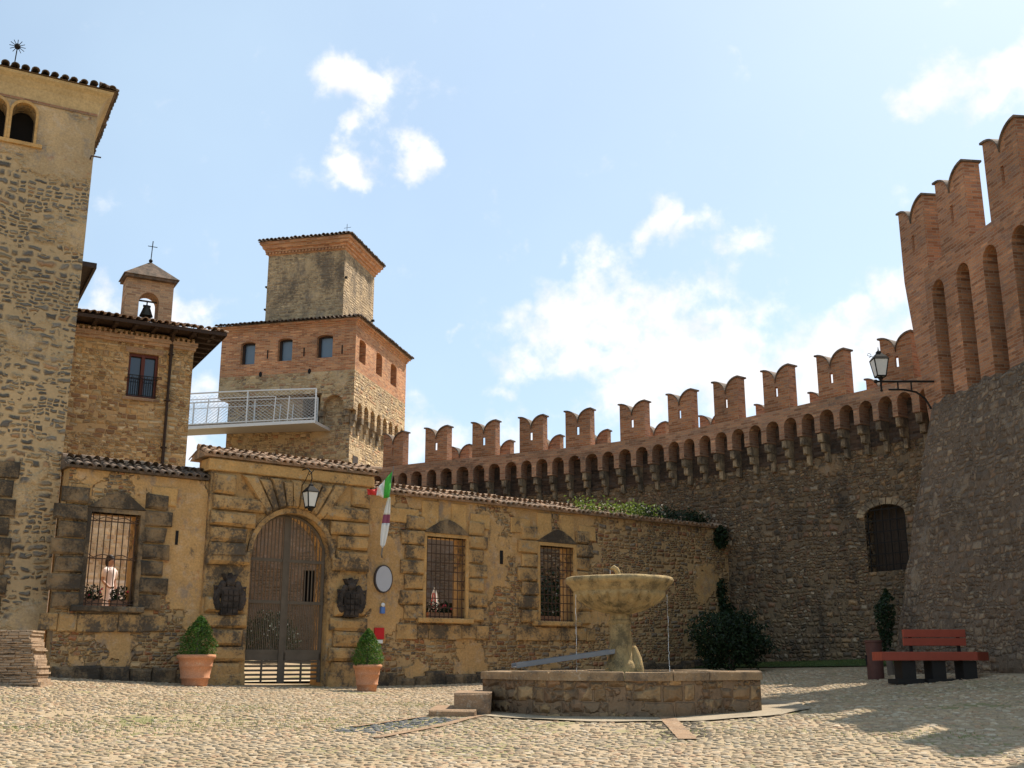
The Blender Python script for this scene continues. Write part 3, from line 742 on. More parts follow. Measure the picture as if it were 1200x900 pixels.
for x0, x1, z0, z1 in ((-5.0, -4.55, 4.7, 5.1), (-3.3, -2.75, 4.8, 5.2), (2.55, 3.4, 4.9, 5.25), (5.0, 5.6, 4.9, 5.3), (6.3, 6.95, 4.9, 5.3), (8.7, 9.3, 4.85, 5.25), (3.5, 4.0, 4.75, 5.5), (7.2, 7.7, 4.75, 5.5), (8.0, 8.5, 4.75, 5.5), (4.4, 4.85, 4.75, 5.5)):
    b.block(x0, x1, -.04, .01, z0, z1, .02, .01)
b.build('upper_blocks', MAT['ochre'], cw)
# grilles
def grille(w, nx, zc, name='window_grille', square=False):
    x0, x1, z0, z1 = w; b = MB(); y = .04
    for i in range(nx):
        x = x0 + (x1 - x0) * (i + .5) / nx; b.tube([(x, y, z0), (x, y, z1)], .011, 6)
    for z in zc: b.box(x0, x1, y - .02, y + .006, z, z + .022)
    for z in (zc if not square else []):
        for s_ in (1, -1):
            xm = (x0 + x1) / 2
            b.tube([(xm, y - .02, z + .06), (xm + s_ * .2, y - .02, z + .1), (xm + s_ * .38, y - .02, z + .03), (x0 if s_ < 0 else x1, y - .02, z + .1)], .009, 5)
    return b.build(name, MAT['iron_rust'], cw)
grille(W1, 8, [2.72, 3.62, 4.38])
grille(W2, 9, [2.66 + .22 * i for i in range(9)], square=True)
grille(W3, 9, [2.66 + .22 * i for i in range(9)], square=True)
# coping tiles
def coping(x0, x1, z, y0, mat, seed, name='coping_tiles'):
    b = MB()
    b.plate([(x0, 0), (x1, 0), (x1, .05), (x0, .05)], [], 0, .001)
    b = MB()
    b.add([(x0, y0, z), (x1, y0, z), (x1, y0, z + .05), (x0, y0, z + .05), (x0, .3, z + .22), (x1, .3, z + .22), (x0, TH + .15, z), (x1, TH + .15, z)],
          [(0, 1, 2, 3), (3, 2, 5, 4), (4, 5, 7, 6), (0, 6, 7, 1), (0, 3, 4, 6), (1, 7, 5, 2)])
    tile_rows(b, x0, x1, lambda k: y0 - .07 + .25 * k, lambda k: z + .035 + .1 * k, .175, 2, .36, .08, seed, .25)
    m_ = MB(); tile_rows(m_, -x1, -x0, lambda k: .25 * k, lambda k: z + .03 + .1 * k, .175, 2, .36, .08, seed + 5, .25)
    b.add([(-p[0], TH + .2 - p[1], p[2]) for p in m_.v], m_.f)
    rng = random.Random(seed); x = x0
    while x < x1:      # loose ridge tiles
        b.tube([(x, .3 + rng.uniform(-.03, .03), z + .25), (x + .4, .3 + rng.uniform(-.03, .03), z + .255 + rng.uniform(-.01, .02))], [.085, .07], 8); x += .36
    return b.build(name, mat, cw, jitter=.02)
coping(-5.1, -2.1, 5.42, -.1, MAT['tile_dark'], 2)
coping(-2.25, 2.1, 5.95, -.2, MAT['tile'], 3)
coping(2.0, 14.7, 5.56, -.1, MAT['tile'], 4)
# rough plinth
b = MB()
rng = random.Random(9)
for (a, c_) in ((-5.0, -2.12), (2.05, 14.3)):
    x = a
    while x < c_:
        wdt = rng.uniform(.25, .6); b.block(x, min(c_, x + wdt), -.1 - rng.uniform(0, .06), .01, .2, gz(*(gate_w(x, -.1)[:2])) + rng.uniform(.16, .34), .05, .02); x += wdt
b.build('plinth', MAT['black_stone'], cw, jitter=.03)

# gate leaves
def gate_leaf(x0, x1, meeting):
    b = MB(); y = .12; g0 = 1.14
    cx0, r_ = -.045, .975
    def top(x): return 3.9 + math.sqrt(max(0, (r_ - .02) ** 2 - (x - cx0) ** 2))
    b.box(x0, x0 + .06, y - .03, y + .04, g0, top(x0 + .05)) ; b.box(x1 - .06, x1, y - .03, y + .04, g0, top(x1 - .05))
    n = 9
    for i in range(n):
        x = x0 + .08 + (x1 - x0 - .16) * (i + .5) / n
        b.box(x - .010, x + .010, y - .010, y + .010, 1.75, top(x))
    for i in range(n + 1):
        x = x0 + .08 + (x1 - x0 - .16) * i / n
        b.box(x - .007, x + .007, y - .006, y + .008, 1.85, 2.85)
    for z in (3.78, 2.85, 1.78): b.box(x0, x1, y - .035, y + .03, z, z + .07)
    b.box(x0, x1, y - .03, y + .03, 1.62, 1.78)
    for k in range(5):
        z = 1.2 + k * .092; b.box(x0, x1, y - .02, y + .02, z, z + .045)
    b.box(x0 + .46, x0 + .49, y - .025, y + .025, g0, 1.66)
    # curved top rail
    b.tube([(x, y, top(x) - .02) for x in [x0 + .04 + (x1 - x0 - .08) * i / 8 for i in range(9)]], .035, 6)
    o = b.build('gate', MAT['gate'], cw); return o
g1 = gate_leaf(-1.0, -.05, 1); g2 = gate_leaf(-.04, .91, 0)
b = MB(); b.box(-.16, -.04, .06, .09, 1.14, 4.8); b.build('cover_strip', MAT['gate'], g1)

# coats of arms
def coat(s, z, flip):
    b = MB(); y = -.18
    sh = [(-.17, -.34), (.17, -.34), (.18, .05), (.14, .12), (-.14, .12), (-.18, .05)]
    b.plate([(s + a, z + c_) for a, c_ in sh], [], y - .06, -.09)
    for i in range(3):
        for j in range(4): b.box(s - .15 + .105 * i, s - .065 + .105 * i, y - .085, y - .05, z - .31 + .1 * j, z - .235 + .1 * j)
    for sx in (-1, 1):
        for k in range(7):
            a = k / 6 * 2.6 - .5
            b.ball((s + sx * (.2 + .07 * math.sin(a * 1.3)), y - .02, z + .16 - .11 * k * .55), .075, .05, .07, 8, 5)
        b.tube([(s + sx * .2, y, z + .1), (s + sx * .32, y - .03, z + .12), (s + sx * .3, y - .03, z + .0)], .035, 6)
    b.plate([(s - .06, z + .12), (s + .06, z + .12), (s + .08, z + .22), (s + .15, z + .34), (s + .05, z + .3), (s, z + .36), (s - .05, z + .3), (s - .15, z + .34), (s - .08, z + .22)], [], y - .05, -.09)
    b.ball((s, y - .03, z + .2), .1, .06, .07)
    b.v = [(s + (x_ - s) * 1.12, y_ - .05 if y_ < -.1 else y_, z + (z_ - z) * 1.28) for x_, y_, z_ in b.v]
    o = b.build('coat_of_arms', MAT['relief'], cw, jitter=.012)
coat(-1.52, 3.0, 1); coat(1.46, 3.03, -1)
b = MB(); b.block(-1.75, -1.28, -.13, -.08, 2.52, 2.62, .01); b.build('inscription_ledge', MAT['pale_stone'], cw)
# small slots
for q in ((-2.72, -2.66, -.012, .002, 4.0, 4.3), (5.95, 6.05, -.012, .002, 4.05, 4.4)):
    b = MB(); b.box(*q); b.build('wall_slot', MAT['dark'], cw)

# plants growing on the coping
def wallplants(name, s0, s1, n, h, mat, label, cat, seed, z=5.7, size=.05):
    rnd = random.Random(seed); mb = MB(); t_ = []
    pts = []
    cl = [(rnd.uniform(s0, s1), rnd.uniform(.4, 1)) for _ in range(16)]
    for _ in range(n):
        c_ = rnd.choice(cl); s = c_[0] + rnd.gauss(0, .22); zz = z + rnd.random() ** 1.5 * h * c_[1]
        p = gate_w(s, rnd.uniform(-.2, .6), zz); pts.append((p, (0, -.3, .6)))
    leaves(mb, t_, pts, size, rnd)
    return tag(finish_leaves(mb, t_, name, mat), label, cat)
wallplants('wall_plant', 8.9, 11.6, 1500, .45, MAT['leaf_wild'], 'yellow-green weeds growing on the tiled top of the ochre wall', 'plant', 5)
wallplants('wall_shrub', 11.2, 14.0, 2000, .45, MAT['leaf_dark'], 'dark green growth on the wall top beside the rampart corner', 'plant', 6)

# ================================================================== wall lantern over the gate
def lantern_parts(t, zc, h, w, x=0.0, y=0.0, scroll=True):
    """four-sided lantern, narrower at the foot; zc = bottom"""
    tw, bw = w / 2, w * .3; z1 = zc + h * .58; z0 = zc
    b = MB()
    b.add([(x - bw, y - bw, z0), (x + bw, y - bw, z0), (x + bw, y + bw, z0), (x - bw, y + bw, z0), (x - tw, y - tw, z1), (x + tw, y - tw, z1), (x + tw, y + tw, z1), (x - tw, y + tw, z1)],
          [(0, 3, 2, 1), (0, 1, 5, 4), (1, 2, 6, 5), (2, 3, 7, 6), (3, 0, 4, 7), (4, 5, 6, 7)])
    b.build('lantern_glass', MAT['lamp_glass'], t)
    b = MB()
    for sx in (-1, 1):
        for sy in (-1, 1): b.tube([(x + sx * bw, y + sy * bw, z0), (x + sx * tw, y + sy * tw, z1)], .016, 5)
    for z, q in ((z0, bw), (z1, tw)):
        for a, c_ in (((-q, -q), (q, -q)), ((q, -q), (q, q)), ((q, q), (-q, q)), ((-q, q), (-q, -q))): b.tube([(x + a[0], y + a[1], z), (x + c_[0], y + c_[1], z)], .018, 5)
    b.lathe([(tw * 1.5, z1 + .005), (tw * 1.25, z1 + h * .07), (tw * .6, z1 + h * .2), (tw * .45, z1 + h * .22), (tw * .4, z1 + h * .28), (.015, z1 + h * .33)], x, y, 4, math.pi / 4)
    b.tube([(x, y, z1 + h * .3), (x, y, z1 + h * .45)], [.02, .004], 6)
    b.ball((x, y, z0 - .04), bw * .6, bw * .6, .05)
    if scroll:
        for s_ in (-1, 1):
            b.tube([(x + s_ * tw * .8, y, z1 + .1 * h)] + [(x + s_ * (tw * 1.35 + .05 * math.cos(a)), y, z1 + h * .15 + .05 * math.sin(a)) for a in [i * .7 for i in range(8)]], .007, 5)
    b.build('lantern_frame', MAT['iron'], t)
p = gate_w(.1, -.62, 0)
t = thing('wall_lantern', 'black iron lantern hanging from a bracket above the arched gate', 'lantern', (p.x, p.y, 4.9), GA)
lantern_parts(t, .07, .60, .27, 0, 0, False)
b = MB(); b.tube([(0, .46, .98), (0, .2, .98), (0, 0, .86), (0, -.04, .72), (0, 0, .66)], .014, 6); b.tube([(0, .45, .6), (0, .25, .75), (0, .1, .92)], .01, 6)
b.tube([(-.06, 0, .8), (0, .0, .86), (.06, 0, .93)], .01); b.build('bracket', MAT['iron'], t)

# ================================================================== flags
def cloth(pts_rows, name, mat, parent, label=None, solid=.004):
    b = MB(); n = len(pts_rows[0]); b.v = [tuple(p) for r_ in pts_rows for p in r_]
    b.f = [(j * n + i, j * n + i + 1, (j + 1) * n + i + 1, (j + 1) * n + i) for j in range(len(pts_rows) - 1) for i in range(n - 1)]
    o = b.build(name, mat, parent, smooth=True, label=label)
    md = o.modifiers.new('t', 'SOLIDIFY'); md.thickness = solid
    return o
P0 = at(447, 650, 26.15); P1 = at(461, 548, 25.6)
t = thing('flagpole', 'slim leaning flagpole with two flags fixed beside the gateway', 'flagpole', P0, 0)
PP = P1 - P0
b = MB(); b.tube([Vector((0, .15, -.05)), Vector((0, 0, 0)), PP, PP + Vector((.01, 0, .04))], [.02, .02, .014, .006]); b.build('pole', MAT['grey_metal'], t)
def flagpt(px, py, Y=25.62): return at(px, py, Y) - P0
rows = []
# corner columns of the flag from pole (green) to the fly (red), gathered to the left
colsT = [(460, 552), (452, 561), (445, 569), (439, 574), (430, 573)]
colsB = [(456, 583), (450, 584), (444, 581), (438, 580), (431, 580)]
def flagstrip(i0, i1, name, mat, lab):
    rows = []
    for k in range(9):
        u = i0 + (i1 - i0) * k / 8; i = min(3, int(u)); f = u - i
        a = [colsT[i][j] + (colsT[i + 1][j] - colsT[i][j]) * f for j in (0, 1)]; c_ = [colsB[i][j] + (colsB[i + 1][j] - colsB[i][j]) * f for j in (0, 1)]
        rows.append([flagpt(a[0] + (c_[0] - a[0]) * v / 6, a[1] + (c_[1] - a[1]) * v / 6, 25.62 + .06 * math.sin(u * 5 + v * .8)) for v in range(7)])
    return cloth(rows, name, mat, t, lab)
flagstrip(0, 1.1, 'flag_green_band', MAT['green_cloth'], 'green band of the tricolour flag')
flagstrip(1.1, 2.5, 'flag_white_band', MAT['white_cloth'], 'white band of the tricolour flag')
flagstrip(2.5, 4, 'flag_red_band', MAT['red_cloth'], 'bunched red band of the tricolour flag')
def droop(y0, y1, name, mat, lab):
    rows = []
    for k in range(9):
        py = y0 + (y1 - y0) * k / 8; u = (py - 583) / 59
        cx = 456 - 8 * u; hw = 1.5 + 3.0 * math.sin(min(1, u * 1.05) * math.pi * .86) if u < .98 else .4
        rows.append([at(cx + hw * (v / 3 - 1), py, 25.75 + .04 * math.sin(v * 1.9)) - P0 for v in range(7)])
    return cloth(rows, name, mat, t, lab)
droop(583, 603, 'pennant_cloth', MAT['white_cloth'], 'white upper part of the furled pennant')
droop(603, 613, 'pennant_emblem', MAT['purple_cloth'], 'purple and red emblem on the furled pennant')
droop(613, 642, 'pennant_cloth', MAT['white_cloth'], 'white drooping tip of the furled pennant')

# ================================================================== signs on the wall
p = gate_w(2.42, -.03, 3.51)
t = thing('oval_sign', 'blank pale grey oval sign with dark rim right of the gate', 'sign', p, GA)
b = MB(); E1 = [(.25 * math.cos(a), .33 * math.sin(a)) for a in [i * math.pi / 16 for i in range(32)]]
b.plate(E1, [], -.045, .02); b.build('rim', MAT['sign_rim'], t)
b = MB(); b.plate([(x * .88, z * .91) for x, z in E1], [], -.052, -.044); b.build('face', MAT['sign_face'], t)
p = gate_w(2.42, -.03, 2.83)
t = thing('wall_sticker', 'small blue and white fitting below the grey oval sign', 'fitting', p, GA)
b = MB(); b.box(-.05, .05, -.06, .02, -.13, .02); b.build('casing', MAT['blue'], t)
b = MB(); b.ball((0, -.04, .07), .055, .04, .05); b.build('cap', MAT['white'], t)
p = gate_w(2.36, -.02, 2.24)
t = thing('red_plaque', 'small square red plaque with white label on the ochre wall', 'sign', p, GA)
b = MB(); b.box(-.13, .13, -.03, .01, -.13, .13); b.build('panel', MAT['red'], t)
b = MB(); b.box(-.1, .1, -.02, .01, -.23, -.15); b.build('label_strip', MAT['white'], t)

# ================================================================== potted shrubs
def pot(px, Y, dia, ph, sw, shh, label, seed, lean=0.0):
    x = (px - 600) / 1320 * Y; g = gz(x, Y)
    t = thing('potted_boxwood', label, 'potted plant', (x, Y, g), 0, 'potted boxwoods flanking the gate')
    r = dia / 2; b = MB()
    b.lathe([(r * .66, 0), (r * .7, .03), (r * .72, ph * .22), (r * .80, ph * .24), (r * .8, ph * .28), (r * .77, ph * .3), (r * .86, ph * .6), (r * .9, ph * .62), (r * .88, ph * .66), (r * .94, ph * .86), (r * 1.04, ph * .88), (r * 1.06, ph * .97), (r * 1.0, ph), (r * .88, ph), (r * .85, ph * .9)], 0, 0, 28)
    b.build('pot', MAT['terracotta'], t, smooth=True)
    b = MB(); b.lathe([(r * .86, ph * .88), (r * .5, ph * .92), (.01, ph * .93)], 0, 0, 16); b.build('soil', MAT['soil'], t)
    b = MB(); b.tube([(0, 0, ph * .85), (0, 0, ph + shh * .6)], [.035, .015]); b.build('trunk', MAT['bark'], t)
    def fn(rnd):
        u = rnd.random(); a = rnd.uniform(0, 6.283)
        prof = math.sin(min(1, (u * .86 + .14) ** .75) * math.pi) ** .6 * (1 - .42 * u)
        k = rnd.random() ** .35
        lump = 1 + .26 * mnoise.noise(Vector((math.cos(a) * 2 + seed, math.sin(a) * 2, u * 5)))
        rr = sw / 2 * prof * k * lump * 1.25
        return ((rr * math.cos(a) + lean * u, rr * math.sin(a), ph * .92 + shh * u), (math.cos(a), math.sin(a), .4))
    blob_leaves('foliage', MAT['leaf'], t, fn, 5200, .022, seed)
    return t
pot(230, 22.9, .74, .62, .70, .82, 'larger potted boxwood in terracotta left of the gate', 11, .04)
pot(431, 24.4, .60, .56, .62, .80, 'smaller potted boxwood in terracotta right of the gate', 12)

# ================================================================== BELL BUILDING
t = thing('bell_building', 'honey stone house with bell turret and overhanging tiled eave behind the wall', 'building', BO, TA)
b = MB(); win = (-2.78, -1.94, 9.02, 10.35)
b.plate([(-8, 1), (-.95, 1), (-.95, 11.0), (-8, 11.0)], [rect(*win)], 0, .4)
b.box(-1.35, -.95, .4, 7, 1, 11.0); b.box(-8, -7.6, .4, 7, 1, 11.0); b.box(-7.6, -1.35, 6.6, 7, 1, 11.0)
b.build('wall', MAT['bell'], t)
b = MB(); b.box(-8, -.96, -.06, -.004, 2.3, 6.7); b.build('sunlit_tone_panel', masonry('sunlit_tone_facing', [(.78, .60, .38), (.84, .68, .46), (.70, .50, .30), (.62, .42, .26), (.82, .66, .46)], (.78, .60, .40), 3.6, 1.8, .06, (.8, .63, .42), (.56, .66), (.4, .28, .18), (.7, .85), 1.2, .02, .4), t)  # added panel; pale colour stands in for sunlight seen through the left window
wf = MB(); x0, x1, z0, z1 = win
wf.box(x0, x0 + .07, .1, .18, z0, z1); wf.box(x1 - .07, x1, .1, .18, z0, z1); wf.box(x0 + .07, x1 - .07, .1, .18, z1 - .08, z1); wf.box(x0 + .07, x1 - .07, .1, .18, z0, z0 + .07); xm = (x0 + x1) / 2
wf.box(xm - .05, xm + .05, .09, .17, z0, z1)
mred = plain('red_brown_timber', (.12, .035, .025), .6)
wo = wf.build('window', mred, t)
b = MB(); b.box(x0, x1, .2, .215, z0, z1); b.build('pane', MAT['glass'], wo)
b = MB()
for i in range(13): x = x0 + .05 + (x1 - x0 - .1) * i / 12; b.tube([(x, -.04, z0 + .05), (x, -.04, z0 + .62)], .008, 5)
for z in (z0 + .05, z0 + .55, z0 + .64): b.box(x0 - .02, x1 + .02, -.05, -.03, z, z + .02)
for s_ in (0, 1):
    for q in (-.12, .12):
        c_ = x0 + (x1 - x0) * (.25 + .5 * s_) + q; b.tube([(c_ + .05 * math.cos(a), -.045, z0 + .6 + .05 * math.sin(a)) for a in [i * .8 for i in range(9)]], .006, 5)
b.build('balcony_grille', MAT['iron'], wo)
b = MB(); b.box(x0 - .1, x1 + .1, -.06, .4, z0 - .09, z0 - .003); b.build('sill', MAT['brick_turret'], wo)
b = MB(); b.box(x0 - .12, x1 + .12, -.02, .1, z1 + .003, z1 + .16); b.build('lintel', MAT['brick_turret'], wo)
b = MB(); b.tube([(-1.62, -.07, 7.0), (-1.62, -.07, 10.8), (-1.62, -.3, 11.05)], .055, 8)
for z in (7.6, 9.0, 10.4): b.box(-1.7, -1.54, -.13, 0, z, z + .03)
b.build('downpipe', MAT['wood_dark'], t)
b = MB(); b.box(-8.05, -.9, -.06, .4, 10.62, 10.72); b.box(-8.1, -.86, -.12, .4, 10.72, 10.84)
rng = random.Random(2)
for i in range(48): b.box(-8 + i * .148, -7.93 + i * .148, -.16, 0, 10.84, 10.92)
b.build('brick_cornice', MAT['brick_turret'], t)
# deep timber eave, then tiles
b = MB()
b.add([(-8.6, -.75, 11.06), (-.2, -.75, 11.06), (-.2, 7.7, 11.06), (-8.6, 7.7, 11.06), (-4.4, 3.4, 12.2)], [(0, 3, 2, 1), (0, 1, 4), (1, 2, 4), (2, 3, 4), (3, 0, 4)])
for i in range(15): b.box(-8.3 + i * .55, -8.2 + i * .55, -.7, 0, 10.96, 11.06)
for i in range(14): b.box(-.95, -.25, -.4 + i * .55, -.3 + i * .55, 10.96, 11.06)
b.box(-8.62, -.18, -.78, -.752, 11.0, 11.1); b.box(-.2, -.178, -.75, 7.7, 11.0, 11.1)
ro = b.build('roof', MAT['wood_dark'], t)
b = MB(); tile_rows(b, -8.65, -.15, lambda k: -.83 + .34 * k, lambda k: 11.13 + .095 * k, .2, 11, .42, .088, 8, .34, trim=lambda x: max(1, int(min(x + 8.65, -.15 - x) / .34)))
m_ = MB(); tile_rows(m_, -4.2, 4.2, lambda k: .34 * k, lambda k: 11.13 + .095 * k, .2, 11, .42, .088, 9, .34, trim=lambda x: max(1, int((4.2 - abs(x)) / .34)))
b.add([(-.12 - p[1], 3.47 + p[0], p[2]) for p in m_.v], m_.f)
b.build('roof_tiles', MAT['tile'], ro)
# turret
tu = MB()
tu.plate([(-3.0, 11.0), (-1.62, 11.0), (-1.62, 12.72), (-3.0, 12.72)], [arch_hole(-2.6, -2.02, 11.3, 12.05)], .3, .9)
to = tu.build('bell_turret', MAT['brick_turret'], t)
b = MB(); b.box(-3.07, -1.55, .13, 1.07, 12.72, 12.8)
b.add([(-3.12, .08, 12.8), (-1.5, .08, 12.8), (-1.5, 1.12, 12.8), (-3.12, 1.12, 12.8), (-2.31, .6, 13.42)], [(0, 3, 2, 1), (0, 1, 4), (1, 2, 4), (2, 3, 4), (3, 0, 4)])
b.build('turret_roof', MAT['tile_dark'], to)
b = MB(); b.lathe([(.01, 11.66), (.2, 11.68), (.16, 11.78), (.11, 11.93), (.07, 12.02), (.01, 12.05)], -2.31, .6, 16); b.tube([(-2.31, .6, 12.03), (-2.31, .6, 12.16)], .02); b.ball((-2.31, .6, 11.7), .03)
b.box(-2.6, -2.02, .57, .63, 12.13, 12.17); b.tube([(-2.42, .6, 12.0), (-2.2, .6, 12.0)], .035)
b.build('bell', MAT['bell_metal'], to)
b = MB(); b.tube([(-2.31, .6, 13.38), (-2.29, .6, 14.1)], .014); b.tube([(-2.43, .6, 13.92), (-2.15, .6, 13.92)], .012); b.ball((-2.31, .6, 13.45), .06)
b.build('cross', MAT['iron'], to)

# a taller roof corner showing behind the left tower
q = at(103, 300, 33.0)
t = thing('rear_building', 'dark roof corner peeping out behind the grey tower', 'building', (q.x - .55, 33.6, 0), TA)
b = MB(); b.box(-5, 0, 0, 5, 1, q.z - .25); b.build('wall', MAT['bell'], t)
b = MB(); X = [(-5.5, -.5, q.z - .12), (.5, -.5, q.z - .12), (.5, 5.5, q.z - .12), (-5.5, 5.5, q.z - .12), (-2.5, 2.5, q.z + .9)]
b.add(X, [(0, 3, 2, 1), (0, 1, 4), (1, 2, 4), (2, 3, 4), (3, 0, 4)]); b.box(-5.55, .52, -.52, -.45, q.z - .26, q.z - .1); b.box(.45, .53, -.45, 5.5, q.z - .26, q.z - .1)
b.build('roof', MAT['wood_dark'], t)

# ================================================================== KEEP
t = thing('castle_keep', 'stepped brick and stone keep with two tiled eaves beyond the gateway', 'tower', KO, KA)
b = MB()
door = arch_hole(-2.75, -1.95, 11.35, 12.95)
b.plate([(-6.35, 1), (-.5, 1), (-.5, 13.0), (-6.35, 13.0)], [door], .3, .8)
b.box(-1.0, -.5, .8, 6.5, 1, 13.0); b.box(-6.35, -5.85, .8, 6.5, 1, 13.0); b.box(-5.85, -1.0, 6.0, 6.5, 1, 13.0)
b.build('lower_wall', MAT['keep'], t)
b = MB(); b.box(-2.9, -1.8, .82, .84, 11.2, 13.5); b.build('doorway', MAT['wood_dark'], t)
# projecting upper storey
fw = [(-5.75, -5.05, 14.5, 15.55), (-3.95, -3.25, 14.55, 15.6), (-2.08, -1.33, 14.58, 15.63)]
sw = [(.35, 1.15), (2.5, 3.3), (4.5, 5.35)]
def seg_hole(a, b_, z0, z1): return arch_hole(a, b_, z0, z1 - .12, 8, .12)
up = MB()
up.plate([(-6.72, 12.98), (-1.75, 12.98), (-1.75, 12.2)] + arch_pts(-1.55, -.75, 12.4, 8)[::-1][:0] + [(-1.65, 12.2), (-1.65, 12.4)] + arch_pts(-1.65, -.7, 12.4, 8)[::-1][1:-1] + [(-.7, 12.4), (-.7, 12.2), (-.25, 12.2), (-.25, 13.95), (-6.72, 13.95)], [], 0, .35)
sideb = MB()
# side face, built along +x then turned
n_ar = 8; pit = 6.5 / n_ar
sideb.plate(comb(.1, n_ar, pit, pit - .28, 13.95, 12.35, 12.0), [], 0, .35)
up.add([(-.25 - p[1], p[0] + .0 + .25, p[2]) for p in sideb.v], sideb.f)
up.box(-6.72, -6.3, .35, 6.85, 12.98, 13.95)
up.build('upper_wall', MAT['keep'], t)
up = MB()
up.plate([(-6.72, 13.95), (-.25, 13.95), (-.25, 16.1), (-6.72, 16.1)], [seg_hole(*w_) for w_ in fw], 0, .4)
sideb = MB(); sideb.plate([(.4, 13.95), (6.85, 13.95), (6.85, 16.1), (.4, 16.1)], [seg_hole(a + .1, c_ + .1, 14.45, 15.5) for a, c_ in sw], 0, .4)
up.add([(-.25 - p[1], p[0], p[2]) for p in sideb.v], sideb.f)
up.box(-6.72, -6.32, .4, 6.85, 13.95, 16.1); up.box(-6.32, -.65, 6.45, 6.85, 12.98, 16.1)
up.build('brick_storey', MAT['brick_keep'], t)
for i, w_ in enumerate(fw):
    b = MB(); x0, x1, z0, z1 = w_; b.box(x0, x0 + .1, .2, .28, z0, z1); b.box(x1 - .04, x1, .2, .28, z0, z1); b.box(x0 + .1, x1 - .04, .2, .28, z1 - .08, z1); b.box(x0, x1, .2, .3, z0, z0 + .05)
    wo = b.build('window', MAT['wood_dark'], t)
    b = MB(); b.box(x0, x1, .29, .3, z0, z1); b.build('pane', MAT['glass_blue'], wo)
for a, c_ in sw:
    b = MB(); b.box(-.62, -.6, a, c_ + .2, 14.4, 15.6); b.build('shutter', MAT['wood_dark'], t)
# corbels of the side
b = MB()
for i in range(n_ar + 1):
    y = .35 + i * pit
    for k, (dz, dx) in enumerate(((0, .30), (.26, .2), (.5, .1))):
        b.box(-.5, -.5 + dx - .05, y - .12 + k * .003, y + .12 - k * .003, 12.0 - dz - .257, 12.0 - dz)
    b.build('corbel', MAT['pale_stone'], t, jitter=.01); b = MB()
for xa, xb in ((-1.9, -1.66), (-.7, -.5)):
    b = MB(); b.box(xa, xb, .05, .3, 11.95, 12.2); b.box(xa + .02, xb - .02, .15, .3, 11.65, 11.95); b.build('corbel', MAT['pale_stone'], t)
b = MB(); ring_prof(b, [(0, 16.0), (.05, 16.04), (.05, 16.1), (.1, 16.12), (.1, 16.18), (.18, 16.2), (.18, 16.28), (0, 16.28)], -6.72, -.25, 0, 6.85); b.build('cornice', MAT['brick_keep'], t)
hip('roof', -6.72, -.25, 0, 6.85, 16.29, .26, .28, t, MAT['tile_dark'], 9, 'FR')
# upper block
b = MB(); b.box(-5.1, -1.29, .9, 4.75, 16.3, 20.15); b.build('top_block_wall', MAT['keep_top'], t)
b = MB(); ring_prof(b, [(0, 19.95), (.06, 20.0), (.06, 20.1), (.13, 20.12), (.13, 20.22), (.22, 20.26), (.25, 20.4), (.33, 20.44), (.33, 20.56), (0, 20.56)], -5.1, -1.29, .9, 4.75)
for i in range(24): b.box(-5.2 + i * .165, -5.11 + i * .165, .78, .84, 20.0, 20.1)
b.build('brick_eave', MAT['brick_keep'], t)
hip('roof', -5.1, -1.29, .9, 4.75, 20.57, .4, .26, t, MAT['tile_dark'], 7, 'FR')
b = MB(); b.tube([(-1.7, 2, 20.9), (-1.7, 2, 21.7)], .012); b.tube([(-1.85, 2, 21.5), (-1.5, 2, 21.52)], .01); b.build('weather_vane', MAT['iron'], t)
for q in ((-5.3, -5.1, 1.1, 1.25, 17.4, 17.47), (-5.3, -5.1, 1.1, 1.25, 18.5, 18.57), (-1.29, -1.15, 4.5, 4.6, 17.6, 17.7), (-1.29, -1.2, 1.0, 1.1, 18.6, 18.7)):
    b = MB(); b.box(*q); b.build('iron_bracket', MAT['iron'], t)
b = MB(); b.box(-.502, -.48, .75, 1.35, 9.7, 10.3); b.build('small_window', MAT['wood_dark'], t)
for x in (-4.72, -2.38):
    b = MB(); b.ball((x, .0, 14.0), .08, .03, .13); b.build('gun_loop', MAT['dark'], t)
    b = MB(); b.box(x - .16, x + .16, -.04, .01, 13.75, 14.25); b.build('gun_loop_stone', MAT['pale_stone'], t) if 0 else None
for x in (-4.45, -2.7, -.9):
    b = MB(); b.box(x, x + .05, -.02, 0, 14.7, 15.1); b.build('arrow_slot', MAT['dark'], t)

